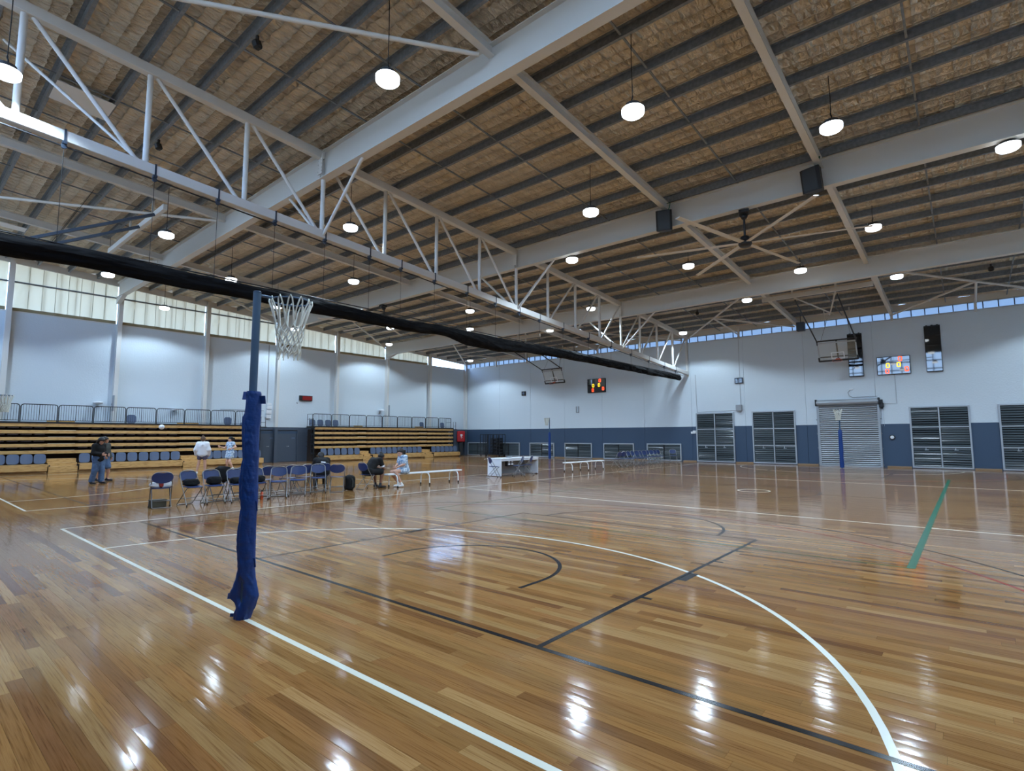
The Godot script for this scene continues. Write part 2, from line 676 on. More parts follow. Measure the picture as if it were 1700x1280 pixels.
func court_lines(par: Node3D, cx: float) -> void:
	var o := Vector3(cx, 0, 0)
	var L := 30.5
	var mid := -L / 2
	# netball, white
	for z in [-0.0, -L]:
		var mb := MB.new()
		strip(mb, o + Vector3(-7.65, 0, z), o + Vector3(7.65, 0, z), 0.05)
		obj("netball_goal_line", mb, M.line_white, par)
		var s := 1.0 if z == 0.0 else -1.0
		mb = MB.new()
		ring(mb, arc_pts(o + Vector3(0, 0, z), 4.9, -PI / 2, PI / 2, 60) if s > 0 else arc_pts(o + Vector3(0, 0, z), 4.9, PI / 2, PI * 1.5, 60), 0.05)
		obj("netball_goal_circle", mb, M.line_white, par)
	for z in [-L / 3, -L * 2 / 3]:
		var mb := MB.new()
		strip(mb, o + Vector3(-7.6, 0.0002, z), o + Vector3(7.6, 0.0002, z), 0.05)
		obj("netball_third_line", mb, M.line_white, par)
	for x in [-7.625, 7.625]:
		var mb := MB.new()
		strip(mb, o + Vector3(x, 0.0001, 0), o + Vector3(x, 0.0001, -L), 0.05)
		obj("netball_side_line", mb, M.line_white, par)
	var c := MB.new()
	ring(c, arc_pts(o + Vector3(0, 0.0003, mid), 0.45, 0, TAU, 32), 0.05)
	obj("netball_centre_circle", c, M.line_white, par)
	# basketball, black
	for s in [1.0, -1.0]:
		var ze: float = mid + s * 14.05
		var mb := MB.new()
		strip(mb, o + Vector3(-7.5, 0.0003, ze), o + Vector3(7.5, 0.0003, ze), 0.05)
		obj("basketball_end_line", mb, M.line_black, par)
		mb = MB.new()
		for x in [-2.425, 2.425]:
			strip(mb, o + Vector3(x, 0.0004, ze), o + Vector3(x, 0.0004, ze - s * 5.8), 0.05)
			var sx := signf(x)
			for d in [1.75, 3.85, 4.7]:
				strip(mb, o + Vector3(x + sx * 0.02, 0.0005, ze - s * d), o + Vector3(x + sx * 0.13, 0.0005, ze - s * d), 0.05)
			box(mb, o + Vector3(x + sx * 0.06, 0.0008, ze - s * 2.85), Vector3(0.12, 0.0012, 0.4))
		strip(mb, o + Vector3(-2.45, 0.0005, ze - s * 5.775), o + Vector3(2.45, 0.0005, ze - s * 5.775), 0.05)
		obj("basketball_key", mb, M.line_black, par)
		var a0 := 0.0 if s > 0 else PI
		mb = MB.new()
		ring(mb, arc_pts(o + Vector3(0, 0.0004, ze - s * 5.8), 1.8, a0 - PI / 2, a0 + PI / 2, 40), 0.05)
		obj("free_throw_arc", mb, M.line_black, par)
		mb = MB.new()
		var nc := arc_pts(o + Vector3(0, 0.0004, ze - s * 1.575), 1.25, a0 - PI / 2, a0 + PI / 2, 40)
		nc.push_front(nc[0] + Vector3(0, 0, s * 0.375))
		nc.append(nc[-1] + Vector3(0, 0, s * 0.375))
		ring(mb, nc, 0.05)
		obj("no_charge_arc", mb, M.line_black, par)
		mb = MB.new()
		var r := 6.75
		var am := asin(6.6 / r)
		var tp := arc_pts(o + Vector3(0, 0.0005, ze - s * 1.575), r, a0 - am, a0 + am, 60)
		tp.push_front(Vector3(tp[0].x, 0.0005, ze))
		tp.append(Vector3(tp[-1].x, 0.0005, ze))
		ring(mb, tp, 0.04)
		obj("three_point_arc", mb, M.line_black, par)
		mb = MB.new()
		var rp := arc_pts(o + Vector3(0, 0.0002, ze - s * 1.575), 6.27, a0 - PI / 2, a0 + PI / 2, 60)
		rp.push_front(Vector3(rp[0].x, 0.0002, ze))
		rp.append(Vector3(rp[-1].x, 0.0002, ze))
		ring(mb, rp, 0.04)
		obj("red_arc", mb, M.line_red, par)
	for x in [-7.48, 7.48]:
		var mb := MB.new()
		strip(mb, o + Vector3(x, 0.0002, mid - 14.05), o + Vector3(x, 0.0002, mid + 14.05), 0.05)
		obj("basketball_side_line", mb, M.line_black, par)
	c = MB.new()
	ring(c, arc_pts(o + Vector3(0, 0.0003, mid), 1.8, 0, TAU, 48), 0.05)
	strip(c, o + Vector3(-7.5, 0.0003, mid), o + Vector3(7.5, 0.0003, mid), 0.05)
	obj("basketball_centre_line", c, M.line_black, par)
	# volleyball, green
	var g := MB.new()
	for x in [-4.48, 4.48]:
		strip(g, o + Vector3(x, 0.0006, mid - 9), o + Vector3(x, 0.0006, mid + 9), 0.09 if x > 0 else 0.03)
	for z in [-9.0, 9.0]:
		strip(g, o + Vector3(-4.5, 0.0007, mid + z), o + Vector3(4.5, 0.0007, mid + z), 0.03)
	obj("volleyball_lines", g, M.line_green, par)


# ---------------------------------------------------------------- walls
func wall_run(par: Node3D, ax: int, at: float, out_s: float, cuts: Array, y0: float, y1: float, m: Material, called: String, thick := 0.2, gap := 0.006) -> void:
	# precast panels side by side; ax: 0 for walls along z (face x = at), 2 for walls along x (face z = at); out_s: sign towards outside
	for k in cuts.size() - 1:
		var a: float = minf(cuts[k], cuts[k + 1]) + gap
		var b: float = maxf(cuts[k], cuts[k + 1]) - gap
		var mb := MB.new()
		if ax == 0:
			box(mb, Vector3(at + out_s * thick / 2, (y0 + y1) / 2, (a + b) / 2), Vector3(thick, y1 - y0, b - a), Basis(), 0.008)
		else:
			box(mb, Vector3((a + b) / 2, (y0 + y1) / 2, at + out_s * thick / 2), Vector3(b - a, y1 - y0, thick), Basis(), 0.008)
		obj(called, mb, m, par)


func build_walls() -> void:
	var cols := []
	for k in 9:
		cols.append(ZB + 0.02 + 4.47 * k)     # bays of the left wall
	# left wall
	var wl := setting("wall_left")
	wall_run(wl, 0, XL, -1, cols + [ZF + 0.2], 2.33, 7.80, M.wall_white, "wall_panel")
	wall_run(wl, 0, XL, -1, cols + [ZF + 0.2], -0.02, 2.33, M.wall_grey, "painted_panel")
	var back := MB.new()
	box(back, Vector3(XL - 0.26, 3.9, (ZB + ZF) / 2), Vector3(0.1, 8.0, ZF - ZB + 1.0))
	obj("outer_skin", back, M.dark_void, wl)
	for k in range(0, 9):
		var z: float = cols[k] + (0.14 if k == 0 else 0.0)
		var top := roof_y(z) + 0.1
		var mb := MB.new()
		ext(mb, i_section(0.2, 0.3, 0.16, 0.05), Vector3(XL + 0.15, 2.33, z), Vector3(XL + 0.15, top, z), Vector3.RIGHT)
		obj("column", mb, M.steel_white, wl)
		mb = MB.new()
		ext(mb, i_section(0.2, 0.3, 0.16, 0.05), Vector3(XL + 0.15, 0, z), Vector3(XL + 0.15, 2.33, z), Vector3.RIGHT)
		obj("painted_column_foot", mb, M.wall_grey, wl)
	var sill := MB.new()
	box(sill, Vector3(XL - 0.06, 7.83, (ZB + ZF) / 2), Vector3(0.12, 0.06, ZF - ZB))
	obj("sill", sill, M.steel_white, wl)
	var girt := MB.new()
	box(girt, Vector3(XL - 0.02, 9.3, (cols[4] + ZF) / 2 - 0.5), Vector3(0.1, 0.07, ZF - cols[4] + 1.0))
	obj("girt", girt, M.galvanised, wl)
	var eave := MB.new()
	ext(eave, i_section(0.12, 0.34, 0.1, 0.03), Vector3(XL + 0.02, roof_y(ZB) + 0.02, ZB), Vector3(XL + 0.02, roof_y(ZF) + 0.02, ZF))
	obj("eave_beam", eave, M.steel_white, wl)
	# clerestory of the left wall: fabric blinds in front of clear sheeting; the last bay has no blind
	for k in 8:
		var z0: float = cols[k] + 0.12
		var z1: float = cols[k + 1] - 0.12
		var pane_n := 7
		var win := setting("window_1" if k == 0 else "window_%d" % (k + 1))
		for j in pane_n:
			var a := lerpf(z0 - 0.1, z1 + 0.1, float(j) / pane_n)
			var b := lerpf(z0 - 0.1, z1 + 0.1, float(j + 1) / pane_n)
			var p := MB.new()
			sheet(p, Vector3(XL - 0.12, 7.95, b), Vector3(XL - 0.12, 7.95, a), roof_y(b) - 0.1, roof_y(a) - 0.1)
			obj("pane", p, M.clear_sheet, win)
			if k == 0 or j > 0:
				p = MB.new()
				box(p, Vector3(XL - 0.1, (7.95 + roof_y(a)) / 2, a), Vector3(0.05, roof_y(a) - 7.95, 0.035))
				obj("mullion", p, M.alu, win)
		if k == 0:
			continue
		var cl := MB.new()
		var n := 56
		var rows := []
		for j in n + 1:
			var t := float(j) / n
			var z := lerpf(z0, z1, t)
			var yt := roof_y(z) - 0.05
			var row := []
			for q in 7:
				var u := q / 6.0
				var off := 0.018 * sin(t * TAU * 7.0) + 0.02 * sin(t * 23.0 + u * 3.0 + k) * (1.0 - u) + (0.05 * sin(u * PI) if t > 0.85 or t < 0.12 else 0.0) * sin(u * 9.0 + t * 40.0)
				row.append(Vector3(XL - 0.045 + off, lerpf(8.02, yt, u), z))
			rows.append(row)
		for j in n:
			for q in 6:
				smooth_quad(cl, rows, j, q)
		obj("blind", cl, M.curtain, win)
		var hm := MB.new()
		for j in n:
			hm.quad(rows[j][0] + Vector3(0.03, -0.16, 0), rows[j][0] + Vector3(0.03, 0.0, 0), rows[j + 1][0] + Vector3(0.03, 0.0, 0), rows[j + 1][0] + Vector3(0.03, -0.16, 0))
		obj("blind_hem", hm, M.curtain_hem, win)
		for j in range(1, 8):
			var t := j / 8.0
			var z := lerpf(z0 + 0.05, z1 - 0.05, t)
			var sm := MB.new()
			tube(sm, [Vector3(XL - 0.02, 8.02, z), Vector3(XL - 0.02, roof_y(z) - 0.16, z)], 0.012, 5)
			obj("blind_seam", sm, M.seam, win)
	# back wall
	var wb := setting("wall_back")
	var cuts := [XL]
	for k in 12:
		var x := -29.35 + 3.42 * k if k < 10 else 4.85 + 3.45 * (k - 9)
		if x > XL + 1.0 and x < XR:
			cuts.append(x)
	cuts.append(XR)
	wall_run(wb, 2, ZB, -1, cuts, 2.31, 7.92, M.wall_white, "wall_panel", 0.2, 0.004)
	wall_run(wb, 2, ZB, -1, cuts, -0.02, 2.31, M.wall_blue, "painted_panel", 0.2, 0.004)
	var bk := MB.new()
	box(bk, Vector3((XL + XR) / 2, 3.95, ZB - 0.26), Vector3(XR - XL + 0.8, 7.9, 0.1))
	obj("outer_skin", bk, M.dark_void, wb)
	var sb := MB.new()
	box(sb, Vector3((XL + XR) / 2, 7.94, ZB - 0.06), Vector3(XR - XL, 0.05, 0.14))
	box(sb, Vector3((XL + XR) / 2, 8.345, ZB - 0.06), Vector3(XR - XL, 0.05, 0.14))
	obj("clerestory_rail", sb, M.alu, wb)
	var lint := MB.new()
	box(lint, Vector3((XL + XR) / 2, 8.52, ZB - 0.06), Vector3(XR - XL, 0.32, 0.16))
	obj("lintel", lint, M.steel_white, wb)
	var wc := setting("window_9")
	var px := XL + 0.05
	while px < XR:
		var p := MB.new()
		box(p, Vector3(px, 8.14, ZB - 0.06), Vector3(0.04, 0.38, 0.06))
		obj("mullion", p, M.dark_blue_steel, wc)
		p = MB.new()
		sheet(p, Vector3(px, 7.96, ZB - 0.09), Vector3(px + 0.575, 7.96, ZB - 0.09), 8.33, 8.33)
		obj("pane", p, M.polycarbonate, wc)
		px += 0.575
	for x in [-26.3, -22.85, -19.4, -15.95, -12.5, -9.0, -5.6, -2.2, 2.38, 5.82, 9.2]:
		var mb := MB.new()
		box(mb, Vector3(x, 8.2, ZB + 0.05), Vector3(0.12, 0.75, 0.1), Basis(), 0.006)
		obj("wall_post", mb, M.steel_white, wb)
	for s in [[-30.1, -9.75], [-9.5, -8.6], [-6.1, -5.05], [-2.6, -1.5], [1.75, 2.8], [5.3, 6.28], [8.8, 11.3]]:
		var mb := MB.new()
		box(mb, Vector3((s[0] + s[1]) / 2, 0.04, ZB + 0.012), Vector3(s[1] - s[0], 0.08, 0.024), Basis(), 0.004)
		var bb := obj("baseboard_back", mb, M.skirting)
		bb.set_meta("kind", "structure")
	# front wall behind the camera, glazed high up, and the right wall
	var wf := setting("wall_front")
	var fc := [XL, -22.0, -14.0, -6.0, 2.0, XR]
	wall_run(wf, 2, ZF, 1, fc, 2.31, 7.9, M.wall_white, "wall_panel")
	wall_run(wf, 2, ZF, 1, fc, -0.02, 2.31, M.wall_blue, "painted_panel")
	var fk := MB.new()
	box(fk, Vector3((XL + XR) / 2, 3.9, ZF + 0.26), Vector3(XR - XL + 0.8, 7.9, 0.1))
	obj("outer_skin", fk, M.dark_void, wf)
	var fr := MB.new()
	for y in [7.95, 8.75, 9.6, 10.5]:
		box(fr, Vector3((XL + XR) / 2, y, ZF + 0.06), Vector3(XR - XL, 0.1, 0.12))
	obj("window_rail", fr, M.steel_white, wf)
	var wfw := setting("window_10")
	px = XL + 0.6
	var k2 := 0
	while px < XR:
		var p := MB.new()
		box(p, Vector3(px, 9.2, ZF + 0.06), Vector3(0.09 if k2 % 5 else 0.3, 2.6, 0.12))
		obj("mullion", p, M.steel_white, wfw)
		p = MB.new()
		sheet(p, Vector3(px + 0.9, 7.95, ZF + 0.12), Vector3(px, 7.95, ZF + 0.12), 10.5, 10.5)
		obj("pane", p, M.clear_sheet, wfw)
		px += 0.9
		k2 += 1
	var wr := setting("wall_right")
	wall_run(wr, 0, XR, 1, cols + [ZF + 0.2], 2.31, 7.9, M.wall_white, "wall_panel")
	wall_run(wr, 0, XR, 1, cols + [ZF + 0.2], -0.02, 2.31, M.wall_blue, "painted_panel")
	var rk := MB.new()
	box(rk, Vector3(XR + 0.26, 4.9, (ZB + ZF) / 2), Vector3(0.1, 11.8, ZF - ZB + 1.0))
	obj("outer_skin", rk, M.dark_void, wr)
	var rt := MB.new()
	box(rt, Vector3(XR + 0.12, 9.4, (ZB + ZF) / 2), Vector3(0.2, 3.0, ZF - ZB + 0.6))
	obj("wall_panel", rt, M.wall_white, wr)


func sheet(mb: MB, a: Vector3, b: Vector3, ya: float, yb: float) -> void:   # one thin pane from a to b, up to the heights ya and yb
	mb.quad(a, b, Vector3(b.x, yb, b.z), Vector3(a.x, ya, a.z))


func smooth_quad(mb: MB, rows: Array, j: int, q: int) -> void:
	var f := func(a: int, b: int) -> int:
		var a0: int = maxi(a - 1, 0)
		var a1: int = mini(a + 1, rows.size() - 1)
		var b0: int = maxi(b - 1, 0)
		var b1: int = mini(b + 1, rows[0].size() - 1)
		var n: Vector3 = (rows[a1][b] - rows[a0][b]).cross(rows[a][b1] - rows[a][b0]).normalized()
		return mb.vert(rows[a][b], n, Vector2(float(a) / (rows.size() - 1), float(b) / (rows[0].size() - 1)))
	var p0: int = f.call(j, q)
	var p1: int = f.call(j + 1, q)
	var p2: int = f.call(j + 1, q + 1)
	var p3: int = f.call(j, q + 1)
	mb.tri_i(p0, p1, p2)
	mb.tri_i(p0, p2, p3)


# ---------------------------------------------------------------- roof
func build_roof() -> void:
	var ce := setting("ceiling")
	# roof deck above, and the insulation blanket sagging between the purlins
	var z1 := ZF + 0.5
	var z0 := ZB - 0.4
	var deck := MB.new()
	bar(deck, Vector3((XL + XR) / 2, roof_y(z0) + 0.42, z0), Vector3((XL + XR) / 2, roof_y(z1) + 0.42, z1), XR - XL + 1.4, 0.12)
	obj("roof_deck", deck, M.dark_void, ce)
	var purlins := []
	var k := -3
	while true:
		var z := 0.1 - 1.215 * k
		if z < ZB + 0.15:
			break
		if z < ZF - 0.05:
			purlins.append(z)
		k += 1
	purlins.push_front(ZF + 0.3)
	purlins.append(ZB - 0.15)
	var sag := FastNoiseLite.new()
	sag.seed = 5
	sag.frequency = 0.9
	for b in purlins.size() - 1:
		var za: float = purlins[b]
		var zb: float = purlins[b + 1]
		var mb := MB.new()
		var rows := []
		var nx := 138
		for j in nx + 1:
			var x := lerpf(XL - 0.3, XR + 0.3, float(j) / nx)
			var row := []
			for q in 9:
				var t := q / 8.0
				var z := lerpf(za, zb, t)
				var bulge := 0.085 * pow(sin(PI * t), 0.6)
				row.append(Vector3(x, roof_y(z) + 0.27 - bulge + 0.022 * sag.get_noise_2d(x, z * 1.6) + 0.012 * sag.get_noise_2d(x * 4.0, z * 3.0), z))
			rows.append(row)
		for j in nx:
			for q in 8:
				var s := mb.v.size()
				smooth_quad(mb, rows, j, q)
				for e in range(s, mb.v.size()):
					mb.uv[e] = Vector2(mb.v[e].x / 1.2, mb.v[e].z / 1.6)
		obj("insulation_blanket", mb, M.foil, ce)
	# purlins: zed sections across the hall
	var zed := PackedVector2Array([Vector2(-0.075, 0.1), Vector2(-0.075, 0.085), Vector2(-0.07, 0.085), Vector2(-0.07, 0.095), Vector2(-0.004, 0.095), Vector2(-0.004, -0.1), Vector2(0.07, -0.1), Vector2(0.07, -0.082), Vector2(0.065, -0.082), Vector2(0.065, -0.095), Vector2(0.004, -0.095), Vector2(0.004, 0.1)])
	for b in range(1, purlins.size() - 1):
		var z: float = purlins[b]
		var y := roof_y(z) + 0.1
		var mb := MB.new()
		ext(mb, zed, Vector3(XL - 0.1, y, z), Vector3(XR + 0.1, y, z))
		obj("purlin", mb, M.galvanised, ce)
	# bridging rods between the purlins
	for x in [-28.0, -25.7, -20.6, -18.2, -13.6, -11.3, -6.75, -4.5, 0.1, 4.68, 7.0]:
		var mb := MB.new()
		for b in range(1, purlins.size() - 1):
			var za: float = purlins[b]
			var zb: float = purlins[b + 1]
			if b == purlins.size() - 2:
				zb = ZB
			bar(mb, Vector3(x, roof_y(za) + 0.05, za - 0.01), Vector3(x, roof_y(zb) + 0.05, zb + 0.01), 0.045, 0.03)
			box(mb, Vector3(x, roof_y(za) + 0.06, za - 0.03), Vector3(0.07, 0.1, 0.04))
		obj("bridging_rod", mb, M.galvanised, ce)
	# struts along the hall between the girders
	for x in STRUTS:
		for g in GIRDERS.size():
			var za: float = GIRDERS[g] - 0.03
			var zb: float = GIRDERS[g + 1] + 0.03 if g + 1 < GIRDERS.size() else ZB
			var mb := MB.new()
			ext(mb, i_section(0.17, 0.27, 0.012, 0.014), Vector3(x, roof_y(za) - 0.14, za), Vector3(x, roof_y(zb) - 0.14, zb))
			obj("roof_strut", mb, M.steel_white, ce)
	# wind bracing of the end bays and knee braces, round tube
	var y9 := func(x: float, z: float) -> Vector3: return Vector3(x, roof_y(z) - 0.36, z)
	var tubes := [
		[-2.2, -23.9, -8.9, -32.4], [-5.55, -28.15, -2.3, -32.3], [-5.55, -28.15, -5.6, -32.5],
		[2.45, -23.9, 9.1, -32.4], [5.82, -28.15, 2.45, -32.3], [5.82, -28.15, 5.82, -32.5],
		[-15.9, -23.9, -9.2, -32.4], [-12.5, -28.15, -15.8, -32.3], [-15.95, -23.9, -22.7, -32.4], [-22.9, -23.9, -29.7, -32.4], [-26.3, -28.15, -22.9, -32.3],
		[-2.3, -5.4, -8.9, 3.0], [-15.9, -5.4, -22.7, 3.0], [-22.9, -5.9, -29.8, -14.5], [-22.9, -14.9, -29.8, -23.4], [2.45, -5.4, 9.1, 3.0], [-23.0, -5.5, -29.8, 3.0]]
	for t in tubes:
		var mb := MB.new()
		tube(mb, [y9.call(t[0], t[1]), y9.call(t[2], t[3])], 0.05, 10)
		obj("wind_brace", mb, M.steel_white, ce)
	# girders across the hall
	var names := ["white steel roof girder over the camera, behind the first lamps", "large white steel roof girder crossing nearest, from the upper middle down to the left wall", "white steel roof girder carrying the black loudspeakers and the ceiling fans", "white steel roof girder farthest back, nearest the scoreboard wall"]
	for g in range(1, GIRDERS.size()):
		var z: float = GIRDERS[g]
		var top := roof_y(z) - 0.01
		var th := thing("roof_girder", names[g], "girder", Vector3(XL, 0, z), 0.0)
		var mb := MB.new()
		ext(mb, i_section(0.26, 0.83, 0.016, 0.022), Vector3(0.3, top - 0.415, 0), Vector3(XR - XL, top - 0.415, 0))
		obj("girder_section", mb, M.steel_white, th)
		for x in [XT]:
			for s in [-1.0, 1.0]:
				var st := MB.new()
				box(st, Vector3(x - XL, top - 0.415, s * 0.066), Vector3(0.012, 0.78, 0.115))
				obj("stiffener_plate", st, M.steel_white, th)
		var hn := MB.new()   # haunch at the left column
		ext(hn, PackedVector2Array([Vector2(0, -0.02), Vector2(0, -0.35), Vector2(0.02, -0.35), Vector2(1.2, -0.02)]), Vector3(0.3, top - 0.82, -0.1), Vector3(0.3, top - 0.82, 0.1))
		obj("haunch", hn, M.steel_white, th)
	# access panels let into the blanket
	for q in [[-11.45, -12.5], [-24.4, -25.0]]:
		var mb := MB.new()
		bar(mb, Vector3((q[0] + q[1]) / 2, roof_y(0.05) + 0.0, 0.05), Vector3((q[0] + q[1]) / 2, roof_y(-1.15) + 0.0, -1.15), absf(q[0] - q[1]), 0.02)
		obj("access_panel", mb, M.white_plastic, ce)


func yb(z: float) -> float:    # underside of the truss's bottom chord
	return 7.83 + 0.0635 * z


func build_truss() -> void:
	var th := thing("roof_truss", "long white steel truss of tubes running from the left foreground to the back wall", "truss", Vector3(XT, 0, ZB))
	var o := Vector3(XT, 0, ZB)
	var nodes := []
	for k in range(-4, 13):
		nodes.append(-5.73 - 2.235 * k)
	var mb: MB
	var seg := [ZF - 0.1] + GIRDERS.slice(1) + [ZB + 0.05]
	for k in seg.size() - 1:
		var za: float = seg[k] - (0.015 if k else 0.0)
		var zb_: float = seg[k + 1] + 0.015
		mb = MB.new()
		bar(mb, Vector3(0, roof_y(za) - 0.125, za - ZB), Vector3(0, roof_y(zb_) - 0.125, zb_ - ZB), 0.2, 0.24, Vector3.UP, 0.012)
		obj("top_chord", mb, M.steel_white, th)
	mb = MB.new()
	bar(mb, Vector3(0, yb(ZF - 0.1) + 0.12, ZF - 0.1 - ZB), Vector3(0, yb(ZB + 0.05) + 0.12, 0.05), 0.2, 0.24, Vector3.UP, 0.012)
	obj("bottom_chord", mb, M.steel_white, th)
	for k in nodes.size():
		var z: float = nodes[k]
		if z > ZF - 0.2:
			continue
		mb = MB.new()
		tube(mb, [Vector3(0, yb(z) + 0.22, z - ZB), Vector3(0, roof_y(z) - 0.2, z - ZB)], 0.065, 12)
		obj("web_post", mb, M.steel_white, th)
		if k + 1 < nodes.size():
			var z2: float = maxf(nodes[k + 1], ZB + 0.1)
			mb = MB.new()
			if z > -14.0:
				tube(mb, [Vector3(0, roof_y(z) - 0.24, z - 0.14 - ZB), Vector3(0, yb(z2) + 0.22, z2 + 0.16 - ZB)], 0.048, 10)
			else:
				tube(mb, [Vector3(0, yb(z) + 0.22, z - 0.16 - ZB), Vector3(0, roof_y(z2) - 0.24, z2 + 0.14 - ZB)], 0.048, 10)
			obj("web_diagonal", mb, M.steel_white, th)
	for g in range(1, 4):
		var z: float = GIRDERS[g] - ZB
		for s in [-1.0, 1.0]:
			mb = MB.new()
			tube(mb, [Vector3(0.1 * s, yb(GIRDERS[g]) + 0.1, z), Vector3(2.0 * s, roof_y(GIRDERS[g]) - 0.83, z)], 0.045, 10)
			obj("fly_brace", mb, M.steel_white, th)
		mb = MB.new()
		box(mb, Vector3(0, roof_y(GIRDERS[g]) - 0.4, z + 0.12), Vector3(0.24, 0.6, 0.02))
		for bx in [-0.09, 0.09]:
			for by in 5:
				lathe(mb, disc_prof(0.016, 0.0, 0.015), 6, Transform3D(Basis(Vector3.RIGHT, Vector3.BACK, Vector3.DOWN), Vector3(bx, roof_y(GIRDERS[g]) - 0.62 + by * 0.11, z + 0.13)))
		obj("bolted_end_plate", mb, M.steel_white, th)
	mb = MB.new()
	tube(mb, [Vector3(-0.06, yb(-1.26) + 0.2, -1.26 - ZB), Vector3(-1.75, roof_y(1.1) , 1.1 - ZB)], 0.035, 8)
	obj("fly_brace", mb, M.steel_white, th)
	mb = MB.new()
	box(mb, Vector3(0, 6.85, 0.06), Vector3(0.12, 2.4, 0.1), Basis(), 0.005)
	obj("end_post", mb, M.steel_white, th)


# ---------------------------------------------------------------- lamps
func build_lamps() -> void:
	var first: Node3D
	var spots := [
		[-3.04, -3.62, "round white high bay lamp, largest at the picture's top, left of the nearest girder"],
		[0.3, -7.26, "round white high bay lamp hanging beyond the nearest girder, right of the upper middle"],
		[3.22, -11.1, "round white high bay lamp beside the strut just above the right black loudspeaker"],
		[6.31, -14.8, "round white high bay lamp at the right edge, before the girder carrying the loudspeakers"],
		[-3.07, -11.05, "round white high bay lamp between the truss and the middle strut, left of a loudspeaker"],
		[-6.33, -14.9, "round white high bay lamp in front of the loudspeaker girder, just right of the truss"],
		[-10.09, -7.38, "round white high bay lamp seen through the truss webs behind the first crossed braces"],
		[-3.31, -19.05, "round white high bay lamp under the left blades of the near ceiling fan"],
		[3.16, -18.7, "round high bay lamp partly covered by a right blade of the near ceiling fan"],
		[-8.42, 1.21, "round white high bay lamp cut by the left edge of the picture, beside the truss"],
		[-15.46, -3.64, "round white high bay lamp left of the nearest girder, above the black curtain roll"],
		[-22.51, -3.6, "round white high bay lamp just under the black curtain roll at the left wall windows"],
		[-27.42, -7.21, "round white high bay lamp in front of the pale blinds of the second wall bay"],
		[-19.25, -7.32, "round white high bay lamp above the curtain roll, left of the blue goal post"],
		[-27.55, -14.62, "round white high bay lamp seen through the near goal net"],
		[-15.4, -10.99, "round white high bay lamp below the truss and above the near goal ring"],
		[-22.57, -18.4, "round white high bay lamp under the curtain roll, upper of a pair before the blinds"],
		[-27.59, -22.07, "round white high bay lamp under the curtain roll, lower of a pair before the blinds"],
		[-15.46, -18.42, "round white high bay lamp above the curtain roll, upper of a pair below the truss"],
		[-19.0, -21.99, "round white high bay lamp half hidden by the curtain roll's top, below another lamp"],
		[-26.4, -29.5, "round white high bay lamp nearest the far corner of the hall"],
		[-15.32, -25.69, "round white high bay lamp below the truss, above the far folded backboard"],
		[-10.08, -22.31, "round white high bay lamp crossed by a truss diagonal in front of the far girder"],
		[-7.92, -29.5, "round white high bay lamp nearest the back wall at the end of the truss"],
		[-3.05, -25.95, "round white high bay lamp under the far girder, left of the raised backboard"],
		[0.2, -22.28, "round white high bay lamp below the tip of the fan blade at the far girder"],
		[3.2, -25.98, "round white high bay lamp under the far girder above the scoreboard"],
		[-22.5, -11.0, "round white high bay lamp hidden behind the curtain roll over the left court"],
		[-22.5, -25.8, "round white high bay lamp hidden behind the curtain roll near the far corner"],
		[9.4, -29.5, "round white high bay lamp out of frame to the right, at the back wall"],
		[9.4, -22.2, "round white high bay lamp out of frame beside the right wall"],
		[3.2, -3.6, "round white high bay lamp out of frame above the camera"],
		[9.5, -11.0, "round white high bay lamp out of frame to the right of the loudspeakers"],
		[9.5, -18.6, "round white high bay lamp out of frame at the right wall"],
		[9.5, -3.6, "round white high bay lamp out of frame right of the camera"],
		[0.3, 1.2, "round white high bay lamp out of frame behind the camera"],
		[-26.0, 1.0, "round white high bay lamp out of frame at the left near corner"],
		[-18.9, 1.0, "round white high bay lamp out of frame over the near end of the left court"],
	]
	var heights := {1: 8.29, 4: 8.34, 7: 8.71}    # some cords are longer
	for k in spots.size():
		var s: Array = spots[k]
		var ly: float = heights.get(k, LAMP_Y if s[1] > -29.0 else 8.02)
		var o: Node3D
		if first == null:
			o = thing("high_bay_lamp", s[2], "lamp", Vector3(s[0], ly, s[1]), 0.0, "high bay lamps under the roof")
			var mb := MB.new()
			lathe(mb, PackedVector2Array([Vector2(0.0, 0.062), Vector2(0.22, 0.062), Vector2(0.22, 0.062), Vector2(0.215, 0.08), Vector2(0.16, 0.10), Vector2(0.15, 0.17), Vector2(0.15, 0.17), Vector2(0.04, 0.19), Vector2(0.04, 0.19), Vector2(0.0, 0.19)]), 28)
			obj("housing", mb, M.lamp_body, o)
			mb = MB.new()   # the glowing band, and the lens recessed in it
			lathe(mb, PackedVector2Array([Vector2(0.145, -0.03), Vector2(0.15, -0.06), Vector2(0.19, -0.065), Vector2(0.228, -0.03), Vector2(0.232, 0.06), Vector2(0.232, 0.06), Vector2(0.1, 0.06)]), 32)
			obj("lens_band", mb, M.lamp_glow, o)
			mb = MB.new()
			lathe(mb, PackedVector2Array([Vector2(0.0, -0.03), Vector2(0.146, -0.03)]), 32)
			obj("lens", mb, M.lamp_inner, o.get_child(1))
			mb = MB.new()
			tube(mb, [Vector3(0, 0.19, 0), Vector3(0.012, 0.24, 0.01), Vector3(0.02, 0.28, 0), Vector3(0, 0.32, 0), Vector3(0, 0.36, 0)], 0.014, 6)
			obj("hook", mb, M.cable_black, o.get_child(0))
			first = o
		else:
			o = dup(first, Vector3(s[0], ly, s[1]), rng.randf() * TAU, s[2], "high bay lamps under the roof")
			for c in o.get_children():
				if c is Light3D or String(c.name).begins_with("cord"):
					o.remove_child(c)
					c.free()
		var drop := roof_y(s[1]) - o.position.y
		var cb := MB.new()
		tube(cb, [Vector3(0, 0.3, 0), Vector3(0.01, (drop + 0.3) / 2, 0), Vector3(0, drop + 0.05, 0)], 0.009, 5)
		obj("cord", cb, M.cable_black, o)
